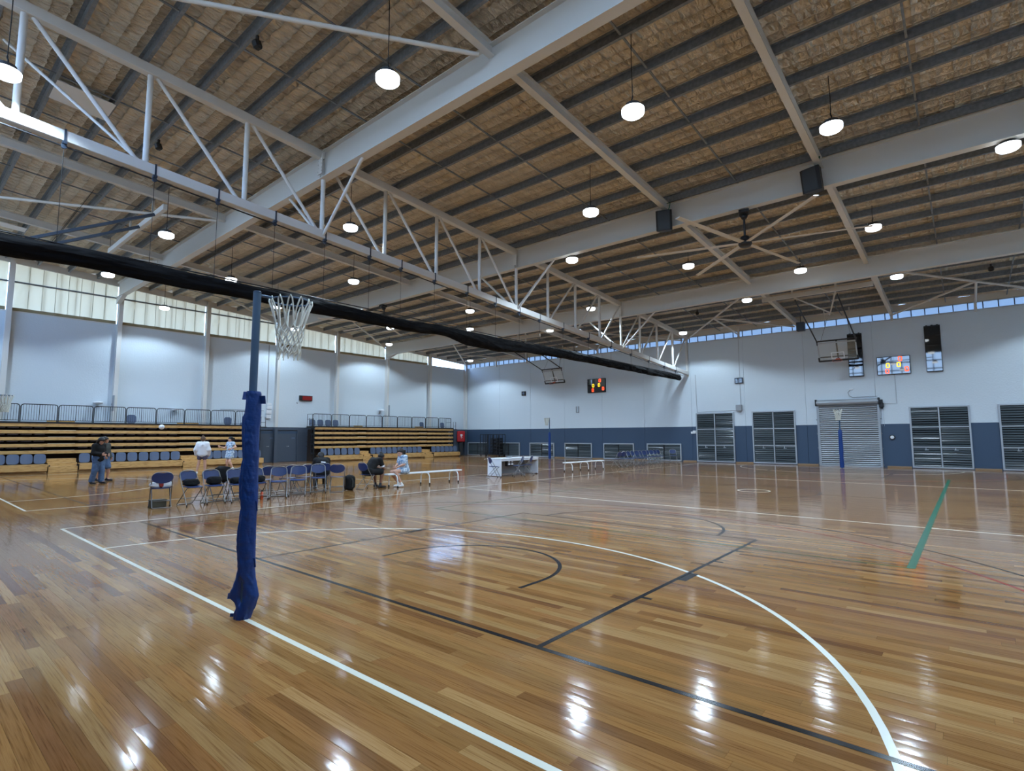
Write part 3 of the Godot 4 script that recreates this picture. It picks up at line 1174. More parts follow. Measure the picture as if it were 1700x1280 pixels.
		var l := SpotLight3D.new()
		l.name = "light"
		l.light_color = Color(0.82, 0.918, 1.0)
		l.light_energy = 21.0
		l.spot_angle = 71.0
		l.spot_angle_attenuation = 0.25
		l.spot_range = 60.0
		l.spot_attenuation = 2.0
		l.light_size = 0.19
		l.shadow_enabled = true
		l.position = Vector3(0, -0.09, 0)
		l.basis = Basis(Vector3.RIGHT, -PI / 2)
		o.add_child(l)


# ---------------------------------------------------------------- rolled divider curtain
func build_curtain_roll() -> void:
	var th := thing("divider_curtain", "long black mesh divider curtain rolled up and hung on cables under the truss", "curtain", Vector3(XT, 0, ZB))
	var path := [[3.3, 5.43, .21], [1.02, 5.433, .215], [-.39, 5.477, .2], [-1.5, 5.43, .2], [-3.5, 5.436, .19], [-5.2, 5.41, .24], [-6.3, 5.398, .2], [-9.05, 5.39, .175], [-10.5, 5.46, .175], [-11.9, 5.373, .26], [-13.6, 5.35, .275], [-15.6, 5.43, .19], [-18.3, 5.5, .22], [-21.6, 5.488, .19], [-25.6, 5.492, .2], [-31.3, 5.463, .17]]
	var nz := FastNoiseLite.new()
	nz.seed = 8
	nz.frequency = 0.8
	var rows := []
	var n := 260
	var sides := 22
	for j in n + 1:
		var z := lerpf(3.3, -31.3, float(j) / n)
		var k := 0
		while k < path.size() - 2 and path[k + 1][0] > z:
			k += 1
		var t := smoothstep(0.0, 1.0, (path[k][0] - z) / (path[k][0] - path[k + 1][0]))
		var y := lerpf(path[k][1], path[k + 1][1], t)
		var r := lerpf(path[k][2], path[k + 1][2], t)
		var row := []
		for s in sides + 1:
			var a := TAU * s / sides
			var f := 1.0 + 0.10 * nz.get_noise_3d(cos(a) * 1.5, sin(a) * 1.5, z * 0.9) + 0.07 * sin(a * 3.0 + z * 0.5) + 0.05 * sin(a * 5.0 - z * 1.3)
			var flat := 0.78 if cos(a) > 0 else 0.72
			row.append(Vector3(cos(a) * r * f * flat, y + sin(a) * r * f, z - ZB))
		rows.append(row)
	var mb := MB.new()
	for j in n:
		for s in sides:
			smooth_quad(mb, rows, j, s)
	for e in [0, n]:
		var c: Vector3 = Vector3()
		for s in sides:
			c += rows[e][s] / sides
		for s in sides:
			if e == 0:
				mb.tri(c, rows[e][s], rows[e][s + 1])
			else:
				mb.tri(c, rows[e][s + 1], rows[e][s])
	obj("rolled_mesh", mb, M.roll_mesh, th)
	mb = MB.new()
	tube(mb, [Vector3(0.03, 5.66, 3.3 - ZB), Vector3(0.03, 5.68, 0.9)], 0.016, 6)
	obj("top_pipe", mb, M.black_steel, th)
	for z in [0.2, -1.45, -2.84, -4.31, -5.81, -7.36, -8.6, -10.08, -11.7, -13.3, -14.8, -16.2, -18.0, -20.2, -22.4, -24.6, -26.8, -28.9, -30.6]:
		mb = MB.new()
		tube(mb, [Vector3(0.05, 5.55, z - ZB), Vector3(0.05, yb(z) - 0.12, z - ZB)], 0.006, 5)
		obj("hanger_cable", mb, M.cable_black, th)
		mb = MB.new()   # bracket clamped round the bottom chord, with a pulley
		var yc := yb(z)
		box(mb, Vector3(0.108, yc + 0.12, z - ZB), Vector3(0.008, 0.28, 0.04))
		box(mb, Vector3(0.0, yc + 0.252, z - ZB), Vector3(0.22, 0.008, 0.04))
		box(mb, Vector3(0.05, yc - 0.03, z - ZB), Vector3(0.12, 0.05, 0.08))
		lathe(mb, disc_prof(0.055, -0.02, 0.02, 0.006), 12, Transform3D(Basis(Vector3.BACK, Vector3.RIGHT, Vector3.UP), Vector3(0.05, yc - 0.1, z - ZB)))
		obj("pulley_bracket", mb, M.dark_blue_steel, th)
	mb = MB.new()
	tube(mb, [Vector3(0.05, yb(3.3) - 0.1, 3.3 - ZB), Vector3(0.05, yb(-31.0) - 0.1, -31.0 - ZB)], 0.018, 6)
	obj("drive_shaft", mb, M.black_steel, th)


# ---------------------------------------------------------------- netball goal posts
func build_goal_posts() -> void:
	var specs := [
		[-0.085, 0.0, 1.0, "tall blue netball goal post in the foreground with a crumpled blue pad and white net"],
		[0.0, -30.5, -1.0, "small netball goal post in a blue pad standing before the grey roller door"],
		[XC2, 0.0, 1.0, "netball goal post at the left edge whose ring shows above the bleacher railing"],
		[XC2, -30.5, -1.0, "thin netball goal post in a blue pad right behind the white scoring table"]]
	for s in specs:
		var near: bool = s[0] > -1.0 and s[1] > -1.0
		var th := thing("goal_post", s[3], "goal post", Vector3(s[0], 0, s[1]), 0.0 if s[2] > 0 else PI)
		var mb := MB.new()
		tube(mb, [Vector3(0, 0.0, 0), Vector3(0, 3.07, 0)], 0.036, 20)
		lathe(mb, disc_prof(0.037, 3.07, 3.085, 0.006), 20)
		obj("pole", mb, M.post_paint, th)
		mb = MB.new()
		tube(mb, [Vector3(0, 3.05, -0.03), Vector3(0, 3.05, -0.155)], 0.014, 10)
		obj("arm", mb, M.post_paint, th)
		mb = MB.new()
		var rc := Vector3(0, 3.05, -0.345)
		var rp := []
		for k in 40:
			rp.append(rc + Vector3(sin(TAU * k / 40), 0, cos(TAU * k / 40)) * 0.19)
		tube(mb, rp, 0.0085, 8, true)
		obj("ring", mb, M.post_paint, th)
		goal_net(th, rc, near)
		if near:
			pad_near(th)
		else:
			mb = MB.new()
			var pr := PackedVector2Array([Vector2(0.037, 0.02), Vector2(0.10, 0.02), Vector2(0.10, 0.02), Vector2(0.105, 0.3), Vector2(0.095, 0.62), Vector2(0.105, 0.9), Vector2(0.10, 1.3), Vector2(0.09, 1.6), Vector2(0.1, 1.85), Vector2(0.075, 2.0), Vector2(0.075, 2.0), Vector2(0.037, 2.0)])
			lathe(mb, pr, 18)
			obj("pad", mb, M.pad_vinyl, th)


func goal_net(th: Node3D, rc: Vector3, near: bool) -> void:
	var mb := MB.new()
	var n := 12
	var sides := 5 if near else 3
	var cord := 0.0078 if near else 0.012
	var lev := [[3.05, 0.19], [2.80, 0.140], [2.735, 0.128], [2.675, 0.118], [2.615, 0.110], [2.56, 0.105], [2.50, 0.104]]
	var pt := func(k: int, half: int, i: int) -> Vector3:
		var a := TAU * (i + 0.5 * half) / n
		var r: float = lev[k][1]
		var j := 0.006 * sin(i * 7.3 + k * 2.1)
		return Vector3(rc.x + sin(a) * (r + j), lev[k][0] + j, rc.z + cos(a) * (r - j))
	for i in n:
		# the long loop from the ring: two cords that hang from one hook
		var top: Vector3 = pt.call(0, 0, i)
		var a := TAU * i / n
		var side := Vector3(cos(a), 0, -sin(a)) * 0.016
		var out := Vector3(sin(a), 0, cos(a)) * 0.012
		var l: Vector3 = pt.call(1, 1, i)
		var r: Vector3 = pt.call(1, 1, i - 1)
		tube(mb, [r, top.lerp(r, 0.35) - side + out * 0.6, top - side + out + Vector3(0, -0.015, 0), top + out * 0.7 + Vector3(0, 0.018, 0), top + side + out + Vector3(0, -0.015, 0), top.lerp(l, 0.35) + side + out * 0.6, l], cord, sides)
	for k in range(1, lev.size() - 1):
		for i in n:
			var half := k % 2
			var p: Vector3 = pt.call(k, half, i)
			var q1: Vector3 = pt.call(k + 1, 1 - half, i if half == 0 else i + 1)
			var q0: Vector3 = pt.call(k + 1, 1 - half, i - 1 if half == 0 else i)
			tube(mb, [p, (p + q1) / 2 + (p - rc) * Vector3(1, 0, 1) * 0.04, q1], cord, sides)
			tube(mb, [p, (p + q0) / 2 + (p - rc) * Vector3(1, 0, 1) * 0.04, q0], cord, sides)
			if near:
				lathe(mb, PackedVector2Array([Vector2(0, -0.01), Vector2(0.01, -0.004), Vector2(0.01, 0.004), Vector2(0, 0.01)]), 6, Transform3D(Basis(), p))
	if near:
		for i in n:
			var p: Vector3 = pt.call(lev.size() - 1, 0, i)
			tube(mb, [p, p + Vector3(0.006 * sin(i * 3.0), -0.035 - 0.02 * absf(sin(i * 5.1)), 0.006)], cord * 0.8, sides)
	obj("net", mb, M.net_white, th.get_node("ring"))


func pad_near(th: Node3D) -> void:
	# outline of the sagging pad: height, reach to the left and to the right of the pole as one faces the court's right corner
	var prof := [[0.0, .085, .07], [.05, .08, .085], [.1, .06, .11], [.14, .075, .12], [.2, .14, .135], [.24, .125, .125], [.3, .10, .11], [.37, .075, .095], [.45, .062, .085], [.5, .064, .09], [.56, .072, .085], [.66, .082, .082], [.78, .085, .082], [.9, .072, .08], [1.0, .058, .085], [1.05, .06, .088], [1.12, .084, .085], [1.25, .088, .08], [1.38, .076, .076], [1.46, .06, .078], [1.5, .062, .08], [1.58, .075, .076], [1.72, .082, .072], [1.84, .085, .078], [1.9, .062, .082], [2.0, .052, .08], [2.08, .052, .078], [2.1, .05, .07]]
	var rt := Vector3(0.763, 0, -0.646)
	var fw := Vector3(0.646, 0, 0.763)   # towards the viewer
	var nz := FastNoiseLite.new()
	nz.seed = 3
	nz.frequency = 3.0
	var rows := []
	var n := 120
	var sides := 40
	for j in n + 1:
		var h := 2.1 * j / n
		var k := 0
		while k < prof.size() - 2 and prof[k + 1][0] < h:
			k += 1
		var t: float = clampf((h - prof[k][0]) / (prof[k + 1][0] - prof[k][0]), 0, 1)
		t = smoothstep(0.0, 1.0, t)
		var l := lerpf(prof[k][1], prof[k + 1][1], t)
		var r := lerpf(prof[k][2], prof[k + 1][2], t)
		var row := []
		var slot := smoothstep(0.1, 0.17, h) * (1.0 - smoothstep(0.3, 0.4, h))
		for s in sides + 1:
			var a := TAU * s / sides
			var ca := cos(a)
			var sa := sin(a)
			var side := r if ca > 0 else l
			var crease := 0.0027 * sin(h * 55.0 + 5.0 * nz.get_noise_2d(a * 1.5, h * 2.0)) * smoothstep(0.1, 0.8, sa) + 0.006 * nz.get_noise_3d(ca * 1.5, sa * 1.5, h * 1.2)
			var depth := 0.072 + crease
			var x := ca * (side + crease)
			var z := sa * depth
			var seam := exp(-pow((a - PI * 0.72) / 0.10, 2.0))     # the open edge where the pad wraps over itself
			var open := exp(-pow((a - PI * 0.55) / 0.30, 2.0)) * slot
			var m := 1.0 - 0.22 * seam - 0.72 * open
			row.append((rt * x + fw * z) * m + Vector3(0, h, 0))
		rows.append(row)
	var mb := MB.new()
	for j in n:
		for s in sides:
			smooth_quad(mb, rows, j, s)
	for s in sides:
		mb.tri(Vector3(0, 2.1, 0), rows[n][s + 1], rows[n][s])
	obj("pad", mb, M.pad_vinyl, th)
	for f in [[2.02, 0.08, 0.055, 1], [2.06, 0.08, 0.04, -1], [1.02, 0.1, 0.02, 1], [0.5, 0.09, 0.025, 1], [0.12, 0.08, 0.03, 1], [0.2, 0.05, 0.04, -1], [0.03, 0.03, 0.045, -1]]:
		mb = MB.new()
		var d: Vector3 = rt * f[3]
		var reach := 0.075 if f[3] > 0 else 0.05
		if f[0] < 0.25 and f[3] < 0:
			reach = 0.07 if f[0] < 0.1 else 0.105
		var base: Vector3 = d * (reach - 0.012) + Vector3(0, f[0], 0) + fw * 0.012
		box(mb, base + d * (f[2] / 2 + 0.006), Vector3(f[2] + 0.012, f[1], 0.006), Basis(d, Vector3.UP, d.cross(Vector3.UP)).rotated(d, 0.25) , 0.002)
		obj("strap_flap", mb, M.pad_vinyl, th.get_node("pad"))


# ---------------------------------------------------------------- bleachers
func build_bleachers() -> void:
	bleacher("retractable timber bleacher at the left edge, pushed back to the wall, with two stair aisles", 0.8, -13.3, [[0.8, -3.0], [-4.2, -8.72], [-9.95, -13.2]], [[-3.05, -4.15], [-8.77, -9.9]], true)
	bleacher("retractable timber bleacher right of the grey doors, pushed back near the far corner", -17.0, -30.0, [[-17.2, -20.35], [-21.2, -26.1], [-27.1, -30.0]], [[-20.4, -21.15], [-26.15, -27.05]], false)


func bleacher(label: String, za: float, zb: float, groups: Array, aisles: Array, left: bool) -> void:
	var o := Vector3(XL, 0, za)
	var th := thing("bleacher", label, "bleacher", o)
	var mb := MB.new()
	var xf := 1.27        # face of the upper tiers, from the wall
	var w := za - zb
	for t in 5:
		var y0 := 0.89 + 0.325 * t
		mb = MB.new()
		box(mb, Vector3(xf - 0.02, y0 + 0.075, -w / 2), Vector3(0.04, 0.155, w), Basis(), 0.006)
		obj("tier_board", mb, M.pine, th)
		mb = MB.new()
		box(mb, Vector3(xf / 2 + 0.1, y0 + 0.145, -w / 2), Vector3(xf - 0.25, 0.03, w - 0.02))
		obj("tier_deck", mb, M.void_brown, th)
		mb = MB.new()   # folded seats seen as dark shapes in the gaps
		if t > 0 or true:
			for g in groups:
				var n := int(round((g[0] - g[1]) / 0.5))
				for k in n:
					if t == 4:
						continue
					if folded == null:
						folded = box(MB.new(), Vector3(), Vector3(0.3, 0.07, 0.4), Basis(), 0.02).mesh()
					var fs := obj("folded_seat", folded, M.folded_seat, th)
					fs.position = Vector3(xf - 0.2, y0 + 0.28, lerpf(g[0], g[1], (k + 0.5) / n) - za)
		for a in aisles:
			mb = MB.new()
			box(mb, Vector3(xf - 0.03, y0 + 0.158, (a[0] + a[1]) / 2 - za), Vector3(0.06, 0.012, a[0] - a[1] - 0.06))
			obj("stair_nosing", mb, M.nosing, th)
			mb = MB.new()
			box(mb, Vector3(xf - 0.5, y0 + 0.24, (a[0] + a[1]) / 2 - za), Vector3(0.03, 0.17, a[0] - a[1]))
			obj("stair_riser", mb, M.pine, th)
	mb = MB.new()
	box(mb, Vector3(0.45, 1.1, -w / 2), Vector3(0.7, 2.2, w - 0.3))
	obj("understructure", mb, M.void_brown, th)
	# front row, pulled a little further out
	for g in groups:
		var wz: float = g[0] - g[1]
		var zc: float = (g[0] + g[1]) / 2 - za
		mb = MB.new()
		box(mb, Vector3(2.1, 0.25, zc), Vector3(0.05, 0.30, wz), Basis(), 0.006)
		obj("front_board", mb, M.pine, th)
		mb = MB.new()
		box(mb, Vector3(1.68, 0.385, zc), Vector3(0.84, 0.03, wz))
		obj("front_deck", mb, M.pine, th)
		mb = MB.new()
		box(mb, Vector3(1.95, 0.05, zc), Vector3(0.04, 0.1, wz))
		obj("kick_board", mb, M.pine, th)
		var n := int(round(wz / 0.5))
		var pitch := wz / n
		for k in n:
			seat(th, Vector3(1.75, 0.42, g[0] - za - (k + 0.5) * pitch))
	for a in aisles:
		var wz: float = a[0] - a[1]
		var zc: float = (a[0] + a[1]) / 2 - za
		for k in 3:
			mb = MB.new()
			var x := [2.06, 1.86, 1.62][k] as float
			var h := [0.29, 0.46, 0.64][k] as float
			box(mb, Vector3(x - 0.4, h / 2 + 0.005, zc), Vector3(0.8, h, wz), Basis(), 0.006)
			obj("stair_step", mb, M.pine, th)
		for s in [-1.0, 1.0]:
			mb = MB.new()
			box(mb, Vector3(2.07, 0.33, zc + s * (wz / 2 - 0.03)), Vector3(0.02, 0.07, 0.05))
			obj("stair_bracket", mb, M.black_steel, th)
	# platform and railing on the top
	mb = MB.new()
	box(mb, Vector3(0.75, 2.385, -w / 2), Vector3(1.1, 0.08, w), Basis(), 0.004)
	obj("top_platform", mb, M.black_steel, th)
	var np := int(round(w / 1.41))
	for k in np:
		var a := -w * k / np - 0.025
		var b := -w * (k + 1) / np + 0.025
		mb = MB.new()
		var r := 0.12
		var y1 := 3.27
		var pts := [Vector3(0.97, 2.42, a), Vector3(0.97, y1 - r, a)]
		for q in range(1, 5):
			var t := PI / 2 * q / 4
			pts.append(Vector3(0.97, y1 - r + r * sin(t), a - r + r * cos(t)))
		for q in range(0, 5):
			var t := PI / 2 * q / 4
			pts.append(Vector3(0.97, y1 - r + r * cos(t), b + r - r * sin(t)))
		pts.append(Vector3(0.97, 2.42, b))
		tube(mb, pts, 0.021, 6)
		obj("railing_frame", mb, M.black_steel, th)
		mb = MB.new()
		tube(mb, [Vector3(0.97, 2.5, a), Vector3(0.97, 2.5, b)], 0.012, 5)
		for q in range(1, 14):
			var z := lerpf(a, b, q / 14.0)
			tube(mb, [Vector3(0.97, 2.5, z), Vector3(0.97, y1, z)], 0.014 if q == 7 else 0.008, 5, false, false)
		obj("railing_bars", mb, M.black_steel, th)
	# upper row seats that are left standing, and the end frame
	for z in ([-6.6, -11.6, -12.3] if left else [-17.2, -17.8, -18.4, -19.0, -27.0, -29.3]):
		seat(th, Vector3(0.62 if z != -12.3 else 1.2, 2.42 if z != -12.3 else 2.1, z - za))
	for s in ([[-w]] if left else [[0.0], [-w]]):
		mb = MB.new()
		for k in 6:
			var y := 0.55 + 0.33 * k
			box(mb, Vector3(xf - 0.15 - 0.02 * k, y, s[0]), Vector3(0.42, 0.1, 0.06))
		box(mb, Vector3(xf - 0.04, 1.25, s[0]), Vector3(0.08, 2.3, 0.08))
		box(mb, Vector3(xf - 0.32, 1.5, s[0]), Vector3(0.06, 1.8, 0.08))
		obj("end_frame", mb, M.black_steel, th)
		mb = MB.new()
		var ze: float = s[0]
		var fw := 0.35 if ze == 0.0 else -0.35
		tube(mb, [Vector3(0.97, 2.42, ze), Vector3(0.97, 3.25, ze), Vector3(0.3, 3.25, ze), Vector3(0.3, 2.42, ze)], 0.017, 6)
		tube(mb, [Vector3(0.97, 2.9, ze), Vector3(0.3, 2.9, ze)], 0.012, 5)
		tube(mb, [Vector3(1.2, 2.3, ze + fw * 0.2), Vector3(1.2, 2.95, ze + fw * 0.2), Vector3(1.2, 2.95, ze + fw), Vector3(1.2, 2.3, ze + fw)], 0.017, 6)
		tube(mb, [Vector3(1.2, 2.6, ze + fw * 0.2), Vector3(1.2, 2.6, ze + fw)], 0.012, 5)
		box(mb, Vector3(1.05, 2.3, ze + fw * 0.5), Vector3(0.5, 0.05, absf(fw) + 0.1))
		obj("end_railing", mb, M.black_steel, th)


var seat_mesh: ArrayMesh
var folded: ArrayMesh
func seat(th: Node3D, at: Vector3) -> void:   # an upright plastic shell seat facing the court
	if seat_mesh == null:
		var mb := MB.new()
		panel(mb, 0.44, 0.44, 0.10, 0.05, func(u: float, v: float) -> Vector3: return Vector3(0.02 - 0.06 * (v + 0.5) - 0.03 * (1.0 - 4.0 * u * u), 0.24 + v * 0.46, u * 0.44), 8, 0.035, 4.0)
		seat_mesh = mb.mesh()
	var o := obj("seat", seat_mesh, M.seat_plastic, th)
	o.position = at


func panel(mb: MB, _w: float, _h: float, _r: float, _d: float, f: Callable, n: int, thick: float, power: float) -> void:
	# a thin rounded slab: f maps (u, v) in -0.5..0.5 to its middle surface; the outline is a superellipse
	var rows := [[], []]
	var m := n * 4
	var rings := 4
	var front := []
	var back := []
	var cn := Vector3()
	for q in rings + 1:
		var rf := []
		var rb := []
		for s in m + 1:
			var a := TAU * s / m
			var ca := cos(a)
			var sa := sin(a)
			var e := pow(pow(absf(ca), power) + pow(absf(sa), power), -1.0 / power) * 0.5 * float(q) / rings
			var u := ca * e
			var v := sa * e
			var d := 0.01
			var p: Vector3 = f.call(u, v)
			var nn: Vector3 = (f.call(u + d, v) - p).cross(f.call(u, v + d) - p).normalized()
			var edge := 0.5 if q < rings else 0.25
			rf.append([p + nn * thick * edge, nn])
			rb.append([p - nn * thick * edge, -nn])
		front.append(rf)
		back.append(rb)
	for side in 2:
		var g := front if side == 0 else back
		for q in rings:
			for s in m:
				var k := mb.vert(g[q][s][0], g[q][s][1])
				mb.vert(g[q][s + 1][0], g[q][s + 1][1])
				mb.vert(g[q + 1][s + 1][0], g[q + 1][s + 1][1])
				mb.vert(g[q + 1][s][0], g[q + 1][s][1])
				if side == 0:
					mb.tri_i(k, k + 3, k + 2)
					mb.tri_i(k, k + 2, k + 1)
				else:
					mb.tri_i(k, k + 2, k + 3)
					mb.tri_i(k, k + 1, k + 2)
	for s in m:
		mb.quad(back[rings][s][0], back[rings][s + 1][0], front[rings][s + 1][0], front[rings][s][0])


# ---------------------------------------------------------------- doors, louvres and fittings of the walls
func build_wall_things() -> void:
	# tall louvre windows of the back wall, each two bays of three
	var xs := [-8.5, -4.98, 2.88, 6.36]
	var n := 11
	for x in xs:
		var w := setting("window_%d" % n)
		n += 1
		louvre(w, x, x + 2.36, 0.06, 3.16, 2, 3, 8)
	for x in [-29.75, -26.1, -22.55, -19.05, -15.55, -12.06]:
		var w := setting("window_%d" % n)
		n += 1
		louvre(w, x, x + 2.42, 0.06, 1.14, 2, 1, 8)
	# doors of the left wall
	var dn := 1
	for d in [[-14.95, -13.75], [-16.45, -15.0]]:
		var o := setting("door_%d" % dn)
		dn += 1
		var mb := MB.new()
		var z0: float = d[0]
		var z1: float = d[1]
		for z in [z0, z1]:
			box(mb, Vector3(XL + 0.03, 1.08, z), Vector3(0.09, 2.16, 0.07), Basis(), 0.006)
		box(mb, Vector3(XL + 0.03, 2.17, (z0 + z1) / 2), Vector3(0.09, 0.07, z1 - z0 + 0.07), Basis(), 0.006)
		obj("door_frame", mb, M.wall_grey, o)
		mb = MB.new()
		box(mb, Vector3(XL + 0.012, 1.06, (z0 + z1) / 2), Vector3(0.03, 2.1, z1 - z0 - 0.09), Basis(), 0.004)
		obj("door_leaf", mb, M.wall_grey, o)
		mb = MB.new()
		box(mb, Vector3(XL + 0.022, 1.98, (z0 + z1) / 2), Vector3(0.03, 0.16, z1 - z0 - 0.1))
		obj("door_closer_shade", mb, M.wall_blue, o)
		mb = MB.new()
		lathe(mb, disc_prof(0.035, 0, 0.02, 0.004), 12, Transform3D(Basis(Vector3.UP, Vector3.RIGHT, Vector3.FORWARD), Vector3(XL + 0.027, 1.05, (z0 + z1) / 2 - 0.1)))
		tube(mb, [Vector3(XL + 0.06, 1.05, (z0 + z1) / 2 - 0.1), Vector3(XL + 0.06, 1.05, (z0 + z1) / 2 + 0.05)], 0.012, 8)
		obj("door_handle", mb, M.alu, o.get_child(1))
		mb = MB.new()
		box(mb, Vector3(XL + 0.03, 1.6, z0 + 0.3), Vector3(0.008, 0.08, 0.24))
		obj("door_sign", mb, M.seat_plastic, o.get_child(1))
	# roller door
	var rd := setting("door_3")
	var mb := MB.new()
	box(mb, Vector3(0.07, 1.68, ZB + 0.02), Vector3(2.8, 3.36, 0.03))
	obj("backing", mb, M.dark_void, rd)
	for k in 30:
		mb = MB.new()
		var y := 0.11 + 0.112 * k
		ext(mb, PackedVector2Array([Vector2(-0.048, -0.02), Vector2(0.048, -0.02), Vector2(0.046, -0.008), Vector2(0.03, 0.016), Vector2(0.0, 0.028), Vector2(-0.03, 0.016), Vector2(-0.046, -0.008)]), Vector3(-1.32, y, ZB + 0.07), Vector3(1.46, y, ZB + 0.07), Vector3.BACK)
		obj("slat", mb, M.roller_steel, rd)
	mb = MB.new()
	box(mb, Vector3(0.07, 0.03, ZB + 0.07), Vector3(2.8, 0.06, 0.05), Basis(), 0.004)
	obj("bottom_rail", mb, M.alu, rd)
	for x in [-1.38, 1.52]:
		mb = MB.new()
		box(mb, Vector3(x, 1.68, ZB + 0.06), Vector3(0.12, 3.36, 0.12), Basis(), 0.006)
		obj("guide_rail", mb, M.roller_steel, rd)
		for y in [0.12, 1.0, 1.8, 2.6]:
			mb = MB.new()
			box(mb, Vector3(x + signf(x) * 0.08, y, ZB + 0.05), Vector3(0.05, 0.06, 0.06))
			obj("guide_cleat", mb, M.galvanised, rd)
		mb = MB.new()
		box(mb, Vector3(x + signf(x) * 0.05, 3.56, ZB + 0.16), Vector3(0.08, 0.36, 0.32), Basis(), 0.01)
		obj("end_bracket", mb, M.black_steel, rd)
	mb = MB.new()
	lathe(mb, disc_prof(0.155, -1.42, 1.56, 0.01), 24, Transform3D(Basis(Vector3.UP, Vector3.RIGHT, Vector3.FORWARD), Vector3(0, 3.56, ZB + 0.17)))
	obj("roller_drum", mb, M.roller_steel, rd)
	mb = MB.new()
	lathe(mb, disc_prof(0.11, 0, 0.24, 0.02), 16, Transform3D(Basis(), Vector3(1.68, 3.2, ZB + 0.14)))
	box(mb, Vector3(1.68, 3.38, ZB + 0.1), Vector3(0.12, 0.5, 0.1), Basis(), 0.01)
	obj("motor", mb, M.black_steel, rd)
	for x in [1.64, 1.74]:
		mb = MB.new()
		tube(mb, [Vector3(x, 3.2, ZB + 0.05), Vector3(x, 2.2, ZB + 0.05)], 0.008, 5)
		obj("pull_chain", mb, M.alu, rd)
	# scoreboards of the back wall
	scoreboard("black scoreboard with red and yellow zeros on the back wall right of the raised backboard", 1.58, 3.06, 4.95, 5.92)
	scoreboard("black scoreboard with red and yellow zeros on the back wall below the rolled curtain", -16.87, -15.31, 4.97, 6.03)
	var i := 0
	for b in [[0.27, 0.97, "tall glossy black wall panel partly behind the raised backboard"], [3.71, 4.38, "tall glossy black wall panel standing free right of the scoreboard"]]:
		var th := thing("wall_screen", b[2], "screen", Vector3((b[0] + b[1]) / 2, 4.95, ZB), 0.0)
		mb = MB.new()
		box(mb, Vector3(0, 1.21, 0.06), Vector3(b[1] - b[0], 2.42, 0.1), Basis(), 0.01)
		obj("casing", mb, M.black_plastic, th)
		mb = MB.new()
		box(mb, Vector3(0, 1.2, 0.114), Vector3(b[1] - b[0] - 0.05, 2.3, 0.008))
		obj("screen", mb, M.glass_black, th)
		for x in [-0.22, 0.0, 0.22]:
			mb = MB.new()
			box(mb, Vector3(x, 2.43, 0.05), Vector3(0.08, 0.05, 0.06))
			obj("hanging_lug", mb, M.black_steel, th)
		i += 1
	# small fittings on the back wall
	var t := thing("wall_display", "small black framed display with a pale face, on the back wall over the grey box", "display", Vector3(-5.7, 5.0, ZB))
	mb = MB.new()
	box(mb, Vector3(0, 0.17, 0.05), Vector3(0.5, 0.36, 0.09), Basis(), 0.01)
	obj("casing", mb, M.dark_blue_steel, t)
	mb = MB.new()
	box(mb, Vector3(0, 0.17, 0.098), Vector3(0.38, 0.25, 0.006))
	obj("face", mb, M.glass_black, t)
	t = thing("wall_display", "small dark square display on the back wall left of the curtain's far scoreboard", "display", Vector3(-23.2, 5.12, ZB))
	mb = MB.new()
	box(mb, Vector3(0, 0.17, 0.05), Vector3(0.42, 0.36, 0.09), Basis(), 0.01)
	obj("casing", mb, M.black_plastic, t)
	mb = MB.new()
	lathe(mb, disc_prof(0.1, 0, 0.01), 20, Transform3D(Basis(Vector3.RIGHT, Vector3.BACK, Vector3.DOWN), Vector3(0, 0.17, 0.095)))
	obj("face", mb, M.seat_plastic, t)
	t = thing("junction_box", "pale grey box on the back wall with a thin cable running up to the display", "box", Vector3(-5.75, 3.25, ZB))
	mb = MB.new()
	box(mb, Vector3(0, 0.2, 0.08), Vector3(0.36, 0.4, 0.16), Basis(), 0.02)
	box(mb, Vector3(0.05, -0.04, 0.06), Vector3(0.14, 0.08, 0.1), Basis(), 0.01)
	obj("casing", mb, M.grey_plastic, t)
	mb = MB.new()
	tube(mb, [Vector3(0.1, 0.4, 0.02), Vector3(0.1, 1.75, 0.02)], 0.014, 5)
	tube(mb, [Vector3(0.1, 2.1, 0.02), Vector3(0.1, 4.6, 0.02)], 0.012, 5)
	tube(mb, [Vector3(-0.2, 0.05, 0.02), Vector3(-2.7, 0.0, 0.02), Vector3(-2.75, 2.5, 0.02)], 0.014, 5)
	obj("conduit", mb, M.grey_plastic, t)
	t = thing("outlet_panel", "small pale two-part outlet on the dark band left of the first tall louvre window", "outlet", Vector3(-8.72, 1.85, ZB))
	mb = MB.new()
	box(mb, Vector3(0.05, 0.1, 0.05), Vector3(0.2, 0.2, 0.1), Basis(), 0.012)
	box(mb, Vector3(-0.12, 0.06, 0.05), Vector3(0.12, 0.14, 0.09), Basis(), 0.012)
	obj("casing", mb, M.white_plastic, t)
	t = thing("wall_bracket", "small upright grey bracket on the back wall, left of the truss end", "bracket", Vector3(-17.85, 3.5, ZB))
	mb = MB.new()
	for x in [-0.1, 0.1]:
		box(mb, Vector3(x, 0.25, 0.04), Vector3(0.05, 0.5, 0.08), Basis(), 0.008)
	box(mb, Vector3(0, 0.02, 0.04), Vector3(0.25, 0.05, 0.08), Basis(), 0.008)
	obj("frame", mb, M.grey_plastic, t)
	t = thing("wall_gauge", "round pale dial on the dark band right of the roller door", "dial", Vector3(2.05, 1.6, ZB))
	mb = MB.new()
	lathe(mb, disc_prof(0.13, 0, 0.08, 0.01), 20, Transform3D(Basis(Vector3.RIGHT, Vector3.BACK, Vector3.DOWN), Vector3(0, 0, 0.0)))
	obj("casing", mb, M.black_plastic, t)
	mb = MB.new()
	lathe(mb, disc_prof(0.085, 0.08, 0.1, 0.008), 20, Transform3D(Basis(Vector3.RIGHT, Vector3.BACK, Vector3.DOWN), Vector3(0, 0, 0.0)))
	obj("face", mb, M.white_plastic, t)
